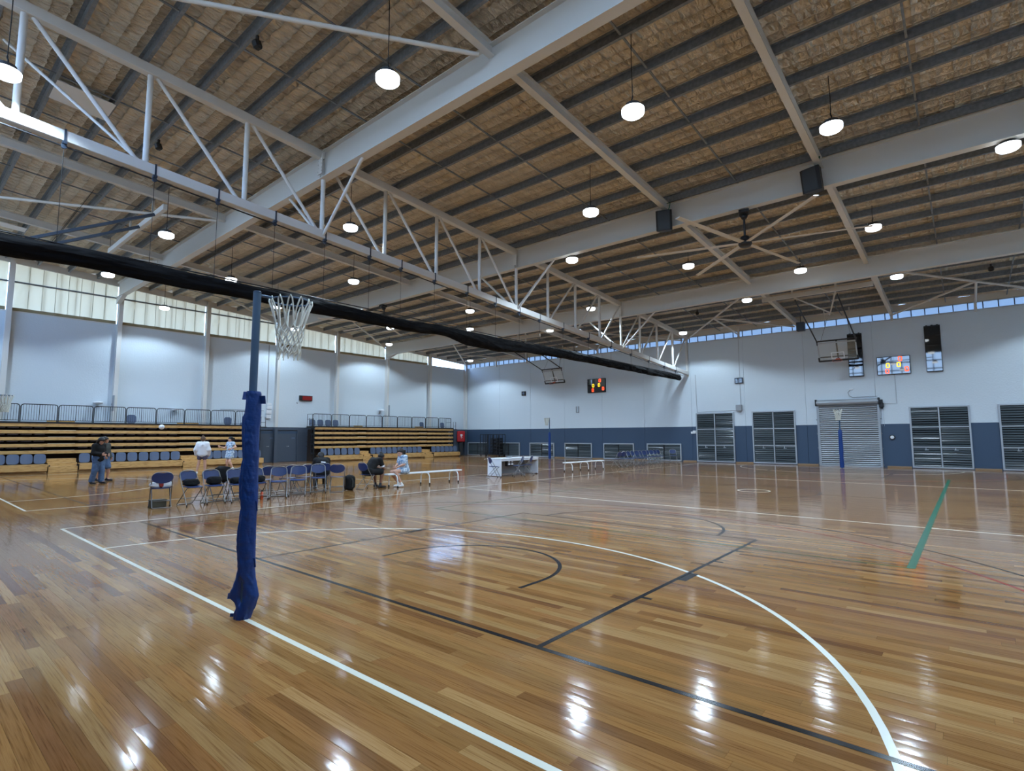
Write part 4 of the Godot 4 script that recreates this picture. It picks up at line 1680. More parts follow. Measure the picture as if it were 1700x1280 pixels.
	t = thing("sensor_conduit", "thin grey conduit bent above the roller door and up to the scoreboard", "conduit", Vector3(0.2, 3.8, ZB))
	mb = MB.new()
	tube(mb, [Vector3(0.05, 0.42, 0.03), Vector3(-0.05, 0.3, 0.03), Vector3(0.0, 0.12, 0.03), Vector3(0.15, 0.02, 0.03), Vector3(1.3, 0.02, 0.03)], 0.014, 6)
	tube(mb, [Vector3(1.6, -0.4, 0.03), Vector3(2.15, -0.4, 0.03), Vector3(2.13, 1.2, 0.03)], 0.014, 6)
	obj("pipe", mb, M.grey_plastic, t)
	mb = MB.new()
	box(mb, Vector3(0.12, 0.46, 0.05), Vector3(0.2, 0.06, 0.08), Basis(), 0.01)
	obj("sensor", mb, M.white_plastic, t)
	# left wall fittings
	t = thing("wall_scoreboard", "small black scoreboard with a dim red display high on the left wall", "scoreboard", Vector3(XL, 4.2, -16.95), PI / 2)
	mb = MB.new()
	box(mb, Vector3(0, 0.17, 0.06), Vector3(0.95, 0.36, 0.12), Basis(), 0.01)
	obj("casing", mb, M.black_plastic, t)
	mb = MB.new()
	box(mb, Vector3(0.08, 0.17, 0.122), Vector3(0.7, 0.27, 0.008))
	obj("display", mb, M.led_dim, t)
	t = thing("security_camera", "tiny pale camera on the left wall just below the red display", "camera", Vector3(XL, 4.0, -16.3), PI / 2)
	mb = MB.new()
	tube(mb, [Vector3(0, 0.05, 0), Vector3(0, 0.02, 0.1)], 0.02, 8)
	lathe(mb, disc_prof(0.05, -0.05, 0.05, 0.02), 12, Transform3D(Basis(), Vector3(0, 0, 0.14)))
	obj("body", mb, M.grey_plastic, t)
	t = thing("electrical_board", "stack of small white electrical boxes on the left wall beside the door column", "electrical box", Vector3(XL, 2.9, -14.35), PI / 2)
	for b in [[0.0, 0.12, 0.3, 0.24], [0.0, 0.42, 0.34, 0.28], [0.02, 0.72, 0.32, 0.24], [0.0, 0.95, 0.3, 0.16]]:
		mb = MB.new()
		box(mb, Vector3(b[0], b[1], 0.08), Vector3(b[2], b[3], 0.16), Basis(), 0.015)
		obj("box", mb, M.white_plastic, t)
	mb = MB.new()
	tube(mb, [Vector3(-0.1, 1.0, 0.03), Vector3(-0.1, 4.9, 0.03)], 0.025, 6)
	tube(mb, [Vector3(-0.3, 0.5, 0.03), Vector3(-3.0, 0.5, 0.03)], 0.015, 5)
	obj("conduit", mb, M.grey_plastic, t)
	for k in 3:
		var z: float = [-5.25, -8.9, -23.3][k]
		t = thing("wall_light", ["white bulkhead fitting with a grey fin on the left wall above the left bleacher", "white bulkhead fitting low on the left wall above the railing's third panel", "white bulkhead fitting with a grey fin on the left wall above the far bleacher"][k], "wall fitting", Vector3(XL, [3.25, 3.0, 3.5][k], z), PI / 2)
		mb = MB.new()
		lathe(mb, PackedVector2Array([Vector2(0, 0), Vector2(0.2, 0.0), Vector2(0.24, 0.06), Vector2(0.2, 0.1), Vector2(0.06, 0.13), Vector2(0, 0.13)]), 16, Transform3D(Basis(), Vector3(-0.1, 0.2, 0.26)))
		box(mb, Vector3(-0.1, 0.25, 0.08), Vector3(0.12, 0.14, 0.16), Basis(), 0.01)
		obj("dome", mb, M.white_plastic, t)
		if k != 1:
			mb = MB.new()
			box(mb, Vector3(0.55, 0.25, 0.3), Vector3(0.06, 0.85, 0.26), Basis(), 0.012)
			box(mb, Vector3(0.55, 0.2, 0.09), Vector3(0.04, 0.1, 0.18))
			obj("fin", mb, M.grey_plastic, t)
	# fire hose cabinet in the far corner
	t = thing("fire_hose_cabinet", "red fire hose cabinet with a white sign in the far corner", "cabinet", Vector3(XL + 0.3, 1.2, ZB + 0.85), PI / 4)
	mb = MB.new()
	box(mb, Vector3(0, 0.5, 0), Vector3(0.72, 0.98, 0.3), Basis(), 0.05)
	obj("casing", mb, M.red_box, t)
	mb = MB.new()
	box(mb, Vector3(0.05, 0.62, 0.152), Vector3(0.2, 0.14, 0.006))
	box(mb, Vector3(0.03, 0.47, 0.152), Vector3(0.1, 0.08, 0.006))
	tube(mb, [Vector3(0.09, 0.5, 0.153), Vector3(0.1, 0.38, 0.153), Vector3(0.04, 0.32, 0.153)], 0.015, 5)
	obj("sign", mb, M.white_plastic, t)
	mb = MB.new()
	box(mb, Vector3(0, -0.6, -0.04), Vector3(0.3, 1.2, 0.14), Basis(), 0.02)
	obj("pedestal", mb, M.black_steel, t)
	# hoist boxes near the back wall
	for h in [[-1.79, "dark blue box hung under the roof at the back wall beside the raised backboard"], [-17.3, "dark blue box hung under the roof at the back wall behind the curtain roll"]]:
		t = thing("hoist_box", h[1], "box", Vector3(h[0], 7.66, -31.49))
		mb = MB.new()
		box(mb, Vector3(0, 0.25, 0), Vector3(0.42, 0.5, 0.36), Basis(), 0.02)
		obj("casing", mb, M.dark_blue_steel, t)
		mb = MB.new()
		tube(mb, [Vector3(0, 0.5, 0), Vector3(0, roof_y(-31.49) - 7.66 + 0.02, 0)], 0.02, 6)
		obj("hanger", mb, M.black_steel, t)
	# roof sensors
	for s in [[-6.05, -2.4, "black sensor box under the roof at the upper left, right of the truss"], [-12.34, -2.4, "black sensor box under the roof seen through the truss web"], [6.3, -27.2, "round black sensor under the roof near the right edge"], [-6.1, -27.15, "round black sensor under the roof above the end of the truss"]]:
		t = thing("roof_sensor", s[2], "sensor", Vector3(s[0], roof_y(s[1]) - 0.2, s[1]), 0.4)
		mb = MB.new()
		box(mb, Vector3(0, 0.0, 0), Vector3(0.17, 0.2, 0.17), Basis(Vector3(1, 0, 1).normalized(), 0.3), 0.04)
		obj("casing", mb, M.black_plastic, t)
		mb = MB.new()
		box(mb, Vector3(0, 0.15, 0), Vector3(0.05, 0.12, 0.05))
		obj("bracket", mb, M.black_steel, t)
	# loudspeakers on the girder
	for s in [[-2.24, 0.35, "black loudspeaker on the girder under the middle roof strut"], [2.24, -0.25, "larger looking black loudspeaker on the girder under the right roof strut"]]:
		t = thing("loudspeaker", s[2], "loudspeaker", Vector3(s[0], 8.9, -14.38), s[1])
		mb = MB.new()
		var f := Basis(Vector3.RIGHT, 0.2)
		ext(mb, PackedVector2Array([Vector2(-0.26, 0.17), Vector2(-0.16, -0.2), Vector2(0.16, -0.2), Vector2(0.26, 0.17), Vector2(0.2, 0.22), Vector2(-0.2, 0.22)]), f * Vector3(0, -0.33, 0), f * Vector3(0, 0.33, 0), f * Vector3(0, 0, 1))
		obj("cabinet", mb, M.black_plastic, t)
		mb = MB.new()
		box(mb, f * Vector3(0, 0.0, 0.225), Vector3(0.38, 0.6, 0.012), f, 0.004)
		obj("grille", mb, M.black_steel, t.get_node("cabinet"))
		mb = MB.new()
		tube(mb, [Vector3(0, 0.3, -0.05), Vector3(0, 0.42, -0.1), Vector3(0, 0.42, -0.26)], 0.02, 6)
		tube(mb, [Vector3(0.08, 0.3, -0.05), Vector3(0.18, 0.45, 0.05), Vector3(0.2, 0.62, 0.0), Vector3(0.06, 0.66, -0.1), Vector3(0.0, 0.5, -0.22)], 0.014, 6)
		obj("bracket", mb, M.line_green, t)
	# ceiling fans under the girder
	for s in [[0.2, 0.28, "wide six blade ceiling fan hung from the loudspeaker girder over the right court"], [-18.3, 0.1, "wide six blade ceiling fan over the left court, mostly behind the curtain roll"]]:
		t = thing("ceiling_fan", s[2], "fan", Vector3(s[0], 7.63, -14.8), s[1])
		mb = MB.new()
		box(mb, Vector3(0, 1.0, 0.1), Vector3(0.3, 0.1, 0.3), Basis(), 0.01)
		lathe(mb, PackedVector2Array([Vector2(0, 0.8), Vector2(0.07, 0.8), Vector2(0.13, 0.92), Vector2(0, 0.92)]), 14, Transform3D(Basis(), Vector3(0, 0, 0.05)))
		tube(mb, [Vector3(0, 0.9, 0.03), Vector3(0, 0.2, 0)], 0.035, 10)
		obj("down_rod", mb, M.black_steel, t)
		mb = MB.new()
		lathe(mb, PackedVector2Array([Vector2(0, -0.06), Vector2(0.16, -0.06), Vector2(0.2, 0.0), Vector2(0.2, 0.08), Vector2(0.13, 0.14), Vector2(0.13, 0.14), Vector2(0.13, 0.24), Vector2(0.06, 0.28), Vector2(0, 0.28)]), 20)
		obj("hub", mb, M.black_steel, t)
		for k in 6:
			var a := TAU * k / 6
			var d := Vector3(cos(a), 0, sin(a))
			var e := Vector3(-sin(a), 0, cos(a))
			mb = MB.new()
			ext(mb, PackedVector2Array([Vector2(-0.085, 0.004), Vector2(-0.04, -0.012), Vector2(0.05, -0.012), Vector2(0.085, 0.0), Vector2(0.05, 0.014), Vector2(-0.04, 0.016)]), d * 0.17 + Vector3(0, 0.04, 0), d * 3.35 + Vector3(0, 0.04, 0), (Vector3.UP + e * 0.12).normalized())
			obj("blade", mb, M.steel_white, t.get_node("hub"))


func louvre(w: Node3D, x0: float, x1: float, y0: float, y1: float, nx: int, ny: int, nb: int) -> void:
	var mb := MB.new()
	var zf := ZB + 0.045
	box(mb, Vector3((x0 + x1) / 2, (y0 + y1) / 2, ZB + 0.006), Vector3(x1 - x0 - 0.02, y1 - y0 - 0.02, 0.012))
	obj("backing", mb, M.dark_void, w)
	mb = MB.new()
	for x in [x0, x1]:
		box(mb, Vector3(x, (y0 + y1) / 2, zf), Vector3(0.075, y1 - y0 + 0.075, 0.09), Basis(), 0.006)
	for y in [y0, y1]:
		box(mb, Vector3((x0 + x1) / 2, y, zf), Vector3(x1 - x0, 0.075, 0.085), Basis(), 0.006)
	obj("window_frame", mb, M.alu, w)
	for k in range(1, nx):
		mb = MB.new()
		box(mb, Vector3(lerpf(x0, x1, float(k) / nx), (y0 + y1) / 2, zf), Vector3(0.06 if ny > 1 else 0.035, y1 - y0, 0.08), Basis(), 0.006)
		obj("mullion", mb, M.alu if ny > 1 else M.black_steel, w)
	for k in range(1, ny):
		mb = MB.new()
		box(mb, Vector3((x0 + x1) / 2, lerpf(y0, y1, float(k) / ny), zf), Vector3(x1 - x0, 0.06, 0.07), Basis(), 0.006)
		obj("transom", mb, M.alu, w)
	for i in nx:
		for j in ny:
			var xa := lerpf(x0, x1, float(i) / nx) + 0.045
			var xb := lerpf(x0, x1, float(i + 1) / nx) - 0.045
			var ya := lerpf(y0, y1, float(j) / ny) + 0.04
			var yb_ := lerpf(y0, y1, float(j + 1) / ny) - 0.04
			for k in nb:
				mb = MB.new()
				var h := (yb_ - ya) / nb
				var tilt := rng.randf_range(0.25, 0.85)
				box(mb, Vector3((xa + xb) / 2, ya + (k + 0.5) * h, ZB + 0.045), Vector3(xb - xa, h * 0.86, 0.007), Basis(Vector3.RIGHT, -tilt))
				obj("louvre_blade", mb, M.louvre_glass, w)
			if ny > 1 and j == 0:
				mb = MB.new()
				box(mb, Vector3((xa + xb) / 2, yb_ - 0.1, ZB + 0.075), Vector3(0.16, 0.03, 0.02))
				box(mb, Vector3((xa + xb) / 2 - 0.03, yb_ - 0.06, ZB + 0.075), Vector3(0.03, 0.12, 0.02))
				obj("louvre_handle", mb, M.alu, w)


func scoreboard(label: String, x0: float, x1: float, y0: float, y1: float) -> void:
	var w := x1 - x0
	var h := y1 - y0
	var t := thing("scoreboard", label, "scoreboard", Vector3((x0 + x1) / 2, y0, ZB))
	var mb := MB.new()
	box(mb, Vector3(0, h / 2, 0.06), Vector3(w, h, 0.12), Basis(), 0.015)
	obj("casing", mb, M.black_plastic, t)
	mb = MB.new()
	box(mb, Vector3(0, h / 2, 0.123), Vector3(w - 0.06, h - 0.06, 0.006))
	obj("front_panel", mb, M.glass_black, t)
	for d in [[0.71, 0.155, M.led_red], [0.335, 0.49, M.led_yellow], [0.66, 0.475, M.led_yellow], [0.31, 0.81, M.led_red], [0.885, 0.74, M.led_red]]:
		mb = MB.new()
		var c := Vector3((d[0] - 0.5) * w, h * (1.0 - d[1]), 0.13)
		var a := 0.066
		var b := 0.105
		for s in [-1.0, 1.0]:
			box(mb, c + Vector3(s * a, b / 2, 0), Vector3(0.045, b * 0.94, 0.006))
			box(mb, c + Vector3(s * a, -b / 2, 0), Vector3(0.045, b * 0.94, 0.006))
			box(mb, c + Vector3(0, s * b, 0), Vector3(a * 1.9, 0.045, 0.006))
		obj("digit_led", mb, d[2], t.get_node("front_panel"))


# ---------------------------------------------------------------- folded basketball backboards under the roof
func build_hoops() -> void:
	for s in [[0.05, "basketball backboard folded up to the roof before the tall black wall panel"], [-18.75, "basketball backboard folded up to the roof below the curtain roll"]]:
		var zc := -31.0
		var t := thing("basketball_backboard", s[1], "backboard", Vector3(s[0], 0, zc))
		# board tilted: its top edge lies further from the wall than its foot
		var c0 := Vector3(0, 5.74, 0.0)
		var up := Vector3(0, 0.9, 0.40).normalized()
		var fr := Vector3.RIGHT.cross(up)
		var bs := Basis(Vector3.RIGHT, up, fr)
		var mb := MB.new()
		box(mb, c0 + up * 0.52, Vector3(1.78, 1.02, 0.012), bs)
		obj("glass", mb, M.board_glass, t)
		mb = MB.new()
		for x in [-0.88, 0.88]:
			box(mb, c0 + up * 0.52 + Vector3(x, 0, 0), Vector3(0.06, 1.1, 0.05), bs, 0.005)
		box(mb, c0 + up * 1.03, Vector3(1.8, 0.07, 0.05), bs, 0.005)
		obj("board_frame", mb, M.alu, t)
		mb = MB.new()
		box(mb, c0 + up * 0.02 - fr * 0.0, Vector3(1.86, 0.09, 0.09), bs, 0.02)
		for x in [-0.9, 0.9]:
			box(mb, c0 + up * 0.12 + Vector3(x, 0, 0), Vector3(0.09, 0.24, 0.09), bs, 0.02)
		obj("edge_padding", mb, M.black_plastic, t)
		mb = MB.new()
		for x in [-0.29, 0.29]:
			box(mb, c0 + up * 0.29 + Vector3(x, 0, 0) + fr * 0.009, Vector3(0.045, 0.38, 0.004), bs)
		for v in [0.12, 0.46]:
			box(mb, c0 + up * v + fr * 0.009, Vector3(0.58, 0.045, 0.004), bs)
		obj("target_square", mb, M.white_plastic, t.get_node("glass"))
		mb = MB.new()
		box(mb, c0 + up * 0.55 - fr * 0.06, Vector3(0.07, 1.1, 0.06), bs, 0.006)
		box(mb, c0 + up * 0.22 - fr * 0.06, Vector3(1.7, 0.06, 0.06), bs, 0.006)
		box(mb, c0 + up * 1.14 - fr * 0.05, Vector3(1.9, 0.07, 0.07), bs, 0.006)
		obj("back_frame", mb, M.black_steel, t)
		mb = MB.new()
		var rp := []
		for k in 28:
			rp.append(c0 + up * 0.12 + fr * 0.4 + (Vector3.RIGHT * cos(TAU * k / 28) + fr * sin(TAU * k / 28)) * 0.23)
		tube(mb, rp, 0.011, 6, true)
		box(mb, c0 + up * 0.11 + fr * 0.09, Vector3(0.2, 0.06, 0.16), bs, 0.006)
		obj("rim", mb, M.rim_orange, t)
		# arms up to the header frame at the far girder
		for x in [-0.9, 0.9]:
			mb = MB.new()
			var e := c0 + up * 1.14 + Vector3(x, 0, 0)
			tube(mb, [e - up * 0.2, e, Vector3(x * 0.98, 8.2, 5.1)], 0.035, 8)
			obj("swing_arm", mb, M.black_steel, t)
			mb = MB.new()
			tube(mb, [e + Vector3(-x * 0.2, 0, 0), Vector3(x * 0.5, 8.15, -0.2)], 0.008, 5)
			obj("lift_cable", mb, M.cable_black, t)
			mb = MB.new()
			tube(mb, [Vector3(x, 8.28, 5.55), Vector3(-x * 0.1, 8.05, 1.2)], 0.035, 8)
			obj("roof_brace", mb, M.steel_white, t)
		mb = MB.new()
		var xl: float = -2.2 - s[0] if s[0] > -5 else -3.9
		var xr: float = 2.38 - s[0] if s[0] > -5 else 2.8
		bar(mb, Vector3(xl, 8.33, 5.55), Vector3(xr, 8.33, 5.55), 0.12, 0.2, Vector3.UP, 0.008)
		obj("header_beam", mb, M.steel_white, t)
		mb = MB.new()
		for x in [-0.9, 0.9]:
			mb = MB.new()
			box(mb, Vector3(x, 8.68, 5.55), Vector3(0.08, 0.56, 0.06))
			obj("header_hanger", mb, M.steel_white, t)
		mb = MB.new()
		bar(mb, Vector3(-1.0, 8.1, -0.2), Vector3(1.0, 8.1, -0.2), 0.06, 0.06)
		for x in [-0.6, 0.6]:
			box(mb, Vector3(x, 8.36, -0.2), Vector3(0.05, 0.52, 0.05))
		obj("roof_hanger", mb, M.steel_white, t)
	# near end of the left court: header and arms of a third unit, its board out of frame
	var t := thing("hoop_frame", "thick white header tube with two dark folding arms, above the curtain roll's left part", "frame", Vector3(-18.3, 0, -3.6))
	var mb := MB.new()
	bar(mb, Vector3(2.7, 9.62, 0), Vector3(-4.2, 9.62, 0), 0.14, 0.2, Vector3.UP, 0.01)
	obj("header_beam", mb, M.steel_white, t)
	for x in [-0.9, 0.9]:
		mb = MB.new()
		bar(mb, Vector3(x * 0.95 + 1.1, 9.52, 0.1), Vector3(x + 0.0, 7.9, 3.4), 0.09, 0.09)
		obj("swing_arm", mb, M.dark_blue_steel, t)
		mb = MB.new()
		tube(mb, [Vector3(x - 0.3, 8.3, 2.5), Vector3(x - 0.3, 10.3, 1.6)], 0.008, 5)
		obj("lift_cable", mb, M.cable_black, t)
		mb = MB.new()
		box(mb, Vector3(x * 1.5, 9.97, 0), Vector3(0.08, 0.6, 0.06))
		obj("roof_hanger", mb, M.steel_white, t)


# ---------------------------------------------------------------- chairs, benches, table and the rest on the floor
func make_chair(label: String) -> Node3D:    # folding chair, facing +z
	var t := thing("folding_chair", label, "chair", Vector3.ZERO, 0.0, "blue folding chairs of the team bench")
	var mb := MB.new()
	panel(mb, 0, 0, 0, 0, func(u: float, v: float) -> Vector3: return Vector3(u * 0.40, 0.445 + 0.012 * (4.0 * u * u) - 0.015 * v, 0.03 + v * 0.40), 8, 0.022, 4.5)
	obj("seat", mb, M.chair_blue, t)
	mb = MB.new()
	panel(mb, 0, 0, 0, 0, func(u: float, v: float) -> Vector3: return Vector3(u * 0.44, 0.71 + v * 0.275 - (0.03 * (1.0 - 16.0 * u * u) if absf(u) < 0.25 and v > 0.35 else 0.0), -0.155 - 0.07 * v - 0.035 * (1.0 - 4.0 * u * u)), 10, 0.02, 2.15)
	obj("backrest", mb, M.chair_blue, t)
	mb = MB.new()
	var r := 0.0125
	var pts := [Vector3(-0.215, 0.0, 0.235), Vector3(-0.215, 0.44, 0.01), Vector3(-0.21, 0.60, -0.09), Vector3(-0.2, 0.74, -0.155)]
	for k in 9:
		var a := PI * k / 8
		pts.append(Vector3(-0.2 * cos(a), 0.76 + 0.085 * sin(a), -0.165 - 0.03 * sin(a)))
	pts.append_array([Vector3(0.2, 0.74, -0.155), Vector3(0.21, 0.60, -0.09), Vector3(0.215, 0.44, 0.01), Vector3(0.215, 0.0, 0.235)])
	tube(mb, pts, r, 6)
	tube(mb, [Vector3(-0.21, 0.12, 0.175), Vector3(0.21, 0.12, 0.175)], 0.009, 5)
	obj("back_frame", mb, M.chair_frame, t)
	mb = MB.new()
	tube(mb, [Vector3(-0.185, 0.43, 0.16), Vector3(-0.19, 0.02, -0.25), Vector3(-0.17, 0.012, -0.265), Vector3(0.17, 0.012, -0.265), Vector3(0.19, 0.02, -0.25), Vector3(0.185, 0.43, 0.16)], r, 6)
	tube(mb, [Vector3(-0.188, 0.16, -0.11), Vector3(0.188, 0.16, -0.11)], 0.009, 5)
	tube(mb, [Vector3(-0.2, 0.43, 0.17), Vector3(0.2, 0.43, 0.17)], 0.01, 5)
	obj("rear_legs", mb, M.chair_frame, t)
	mb = MB.new()
	for x in [-0.215, 0.215]:
		lathe(mb, disc_prof(0.018, 0.0, 0.035, 0.004), 10, Transform3D(Basis(), Vector3(x, 0, 0.233)))
	obj("foot_caps", mb, M.black_plastic, t.get_node("back_frame"))
	return t


func bench(at: Vector3, len_: float, label: String) -> void:
	var t := thing("bench", label, "bench", at)
	var mb := MB.new()
	box(mb, Vector3(0, 0.43, 0), Vector3(0.26, 0.05, len_), Basis(), 0.012)
	obj("plank", mb, M.bench_white, t)
	for z in [-len_ / 2 + 0.3, 0.0, len_ / 2 - 0.3]:
		mb = MB.new()
		tube(mb, [Vector3(-0.24, 0.0, z), Vector3(-0.22, 0.3, z), Vector3(-0.17, 0.385, z), Vector3(-0.1, 0.405, z), Vector3(0.1, 0.405, z), Vector3(0.17, 0.385, z), Vector3(0.22, 0.3, z), Vector3(0.24, 0.0, z)], 0.02, 8)
		obj("leg_frame", mb, M.bench_white, t)
		for x in [-0.24, 0.24]:
			mb = MB.new()
			lathe(mb, disc_prof(0.028, 0, 0.07, 0.006), 10, Transform3D(Basis(), Vector3(x, 0, z)))
			obj("rubber_foot", mb, M.black_plastic, t.get_child(t.get_child_count() - 1))


func lump(called: String, label: String, cat: String, m: Material, at: Vector3, size: Vector3, seed_: int, turn := 0.0) -> Node3D:   # a soft bag or folded cloth
	var t := thing(called, label, cat, at, turn)
	var nz := FastNoiseLite.new()
	nz.seed = seed_
	nz.frequency = 0.9
	var rows := []
	for j in 13:
		var p := PI * j / 12
		var row := []
		for s in 21:
			var a := TAU * s / 20
			var d := Vector3(sin(p) * cos(a), -cos(p), sin(p) * sin(a))
			var e := Vector3(signf(d.x) * pow(absf(d.x), 0.6), signf(d.y) * pow(absf(d.y), 0.65), signf(d.z) * pow(absf(d.z), 0.6))
			row.append(Vector3(0, size.y / 2, 0) + e * size / 2 * (1.0 + 0.22 * nz.get_noise_3dv(d * 2.0)))
		rows.append(row)
	var low := 1.0
	for row in rows:
		for p in row:
			low = minf(low, p.y)
	for row in rows:
		for k in row.size():
			row[k] = row[k] - Vector3(0, low, 0)
	var mb := MB.new()
	for j in 12:
		for s in 20:
			smooth_quad(mb, rows, j, s)
	obj("body", mb, m, t)
	return t


func build_furniture() -> void:
	var c0 := make_chair("leftmost blue folding chair of the team bench, its back towards us, white bag on it")
	c0.position = Vector3(-9.72, 0, -2.2)
	c0.rotation.y = -PI / 2 - 0.2
	var g := "blue folding chairs of the team bench"
	for c in [
		[-9.62, -2.82, 1.75, "second blue folding chair of the team bench, a black bag on its seat"],
		[-9.6, -3.32, 1.6, "third blue folding chair of the team bench, black clothes behind its back"],
		[-9.5, -3.86, 1.6, "fourth blue folding chair of the team bench, just left of the blue goal post pad"],
		[-9.55, -4.40, 1.5, "blue folding chair mostly hidden behind the goal post pad, a dark bag on it"],
		[-9.55, -5.0, 1.1, "first empty blue folding chair right of the goal post pad, angled to the right"],
		[-9.65, -5.62, 1.0, "second empty blue folding chair right of the goal post pad, angled to the right"],
		[-9.95, -6.42, 1.1, "blue folding chair in front of the crouched person in the black hoodie"]]:
		dup(c0, Vector3(c[0], 0, c[1]), c[2], c[3], g)
	dup(c0, Vector3(-9.75, 0, -6.95), -2.2, "blue folding chair next to the black backpack, its dark back towards us", g)
	for c in [
		[-10.25, -3.7, -1.6, "blue folding chair behind the third and fourth of the bench, draped with black clothes"],
		[-10.3, -4.25, -1.6, "blue folding chair of the rear row, peeping out left of the goal post pad"],
		[-10.35, -5.0, -1.5, "blue folding chair of the rear row, first right of the goal post pad"],
		[-10.4, -5.72, -1.5, "blue folding chair of the rear row, second right of the goal post pad"],
		[-10.4, -6.2, -1.5, "blue folding chair of the rear row, third right of the goal post pad"],
		[-10.7, -7.0, -1.9, "blue folding chair the crouched person in the black hoodie sits on"]]:
		dup(c0, Vector3(c[0], 0, c[1]), c[2], c[3], g)
	dup(c0, Vector3(-9.8, 0, -8.03), PI + 0.1, "blue folding chair the coach in black sits on", "chairs at the bench and the table")
	dup(c0, Vector3(-9.75, 0, -14.1), 2.6, "blue folding chair at the left end of the white scoring table", "chairs at the bench and the table")
	dup(c0, Vector3(-9.45, 0, -15.35), -1.5 + PI * 0.25, "blue folding chair before the middle of the white scoring table", "chairs at the bench and the table")
	dup(c0, Vector3(-9.6, 0, -16.15), -1.1, "blue folding chair before the right end of the white scoring table", "chairs at the bench and the table")
	var ords := ["first", "second", "third", "fourth", "fifth", "sixth", "seventh", "eighth", "ninth", "tenth", "eleventh", "twelfth"]
	for k in 12:
		var z := -23.7 - 0.52 * k + (0.0 if k < 2 else -0.1)
		dup(c0, Vector3(-9.45 - 0.02 * k, 0, z), (-1.6 if k < 2 else 1.4) + rng.randf_range(-0.15, 0.15), "blue folding chair in the far row before the low louvres, %s from the left" % ords[k], "blue folding chairs in the far row")
	dup(c0, Vector3(-9.35, 0, -30.75), 0.6, "single blue folding chair right of the far row, before the last low louvre", "blue folding chairs in the far row")
	bench(Vector3(-9.5, 0, -10.25), 3.35, "long white bench the player in the blue and white uniform sits on")
	bench(Vector3(-9.45, 0, -20.45), 3.4, "long white bench standing empty right of the white scoring table")
	# scoring table: white panels, open towards the court
	var t := thing("scoring_table", "white scoring table with closed sides, three folding chairs in front", "table", Vector3(-10.2, 0, -15.9))
	var mb := MB.new()
	box(mb, Vector3(0, 0.735, 0), Vector3(0.82, 0.04, 2.55), Basis(), 0.008)
	obj("tabletop", mb, M.table_white, t)
	for z in [-1.25, 1.25]:
		mb = MB.new()
		box(mb, Vector3(0, 0.37, z), Vector3(0.78, 0.7, 0.03), Basis(), 0.006)
		obj("side_panel", mb, M.table_white, t)
	mb = MB.new()
	box(mb, Vector3(-0.36, 0.38, 0), Vector3(0.02, 0.66, 2.44))
	obj("modesty_panel", mb, M.grey_plastic, t)
	mb = MB.new()
	box(mb, Vector3(0.37, 0.68, 0), Vector3(0.03, 0.08, 2.46), Basis(), 0.005)
	obj("apron", mb, M.table_white, t)
	for z in [-1.2, 1.2]:
		mb = MB.new()
		lathe(mb, disc_prof(0.035, 0, 0.04, 0.006), 10, Transform3D(Basis(), Vector3(0.33, 0, z)))
		obj("castor", mb, M.black_plastic, t)
	t = thing("control_unit", "small pale control unit lying on the white scoring table", "console", Vector3(-10.2, 0.755, -15.6))
	mb = MB.new()
	box(mb, Vector3(0, 0.03, 0), Vector3(0.16, 0.05, 0.24), Basis(Vector3.BACK, 0.12), 0.01)
	obj("casing", mb, M.grey_plastic, t)
	t = thing("control_box", "dark box with pale buttons hung under the scoring table's top", "console", Vector3(-9.98, 0.44, -15.35))
	mb = MB.new()
	box(mb, Vector3(0, 0.12, 0), Vector3(0.16, 0.3, 0.4), Basis(), 0.015)
	obj("casing", mb, M.black_plastic, t)
	mb = MB.new()
	for k in 4:
		box(mb, Vector3(0.083, 0.06 + 0.1 * (k / 2), -0.1 + 0.2 * (k % 2)), Vector3(0.012, 0.07, 0.13), Basis(), 0.004)
	obj("button_plate", mb, M.white_plastic, t)
	# things on and under the bench chairs
	lump("bag", "white bag lying on the leftmost chair of the team bench", "bag", M.cloth_white, Vector3(-9.75, 0.455, -2.2), Vector3(0.3, 0.15, 0.46), 1)
	lump("scarf", "dark red strap hanging over the white bag on the leftmost chair", "scarf", M.bag_red, Vector3(-9.62, 0.47, -2.16), Vector3(0.1, 0.2, 0.1), 2)
	lump("bag", "black bag on the second chair of the team bench", "bag", M.cloth_black, Vector3(-9.7, 0.455, -2.84), Vector3(0.24, 0.17, 0.36), 3)
	lump("jacket", "black jacket heaped on the third chair of the team bench", "jacket", M.cloth_black, Vector3(-9.7, 0.455, -3.38), Vector3(0.24, 0.2, 0.34), 4)
	lump("jacket", "black clothes hung over the rear chair behind the third of the bench", "jacket", M.cloth_black, Vector3(-10.1, 0.46, -3.72), Vector3(0.2, 0.42, 0.42), 5)
	lump("bag", "dark bag on the chair left of the goal post pad", "bag", M.cloth_black, Vector3(-9.6, 0.455, -3.9), Vector3(0.24, 0.16, 0.34), 6)
	lump("bag", "dark bag on the chair just right of the goal post pad", "bag", M.cloth_black, Vector3(-9.6, 0.455, -4.44), Vector3(0.26, 0.18, 0.36), 7)
	t = thing("storage_box", "dark olive box standing under the leftmost chair of the team bench", "box", Vector3(-9.75, 0, -2.15), 0.1)
	mb = MB.new()
	box(mb, Vector3(0, 0.09, 0), Vector3(0.2, 0.17, 0.32), Basis(), 0.015)
	obj("body", mb, M.box_olive, t)
	mb = MB.new()
	box(mb, Vector3(0, 0.175, 0), Vector3(0.21, 0.02, 0.33), Basis(), 0.006)
	obj("lid", mb, M.box_olive, t)
	t = thing("water_bottle", "orange water bottle standing on the floor right of the goal post pad", "bottle", Vector3(-9.45, 0, -4.5))
	mb = MB.new()
	lathe(mb, PackedVector2Array([Vector2(0, 0), Vector2(0.036, 0), Vector2(0.038, 0.01), Vector2(0.038, 0.17), Vector2(0.02, 0.2), Vector2(0.018, 0.21), Vector2(0, 0.21)]), 14)
	obj("body", mb, M.bottle_orange, t)
	mb = MB.new()
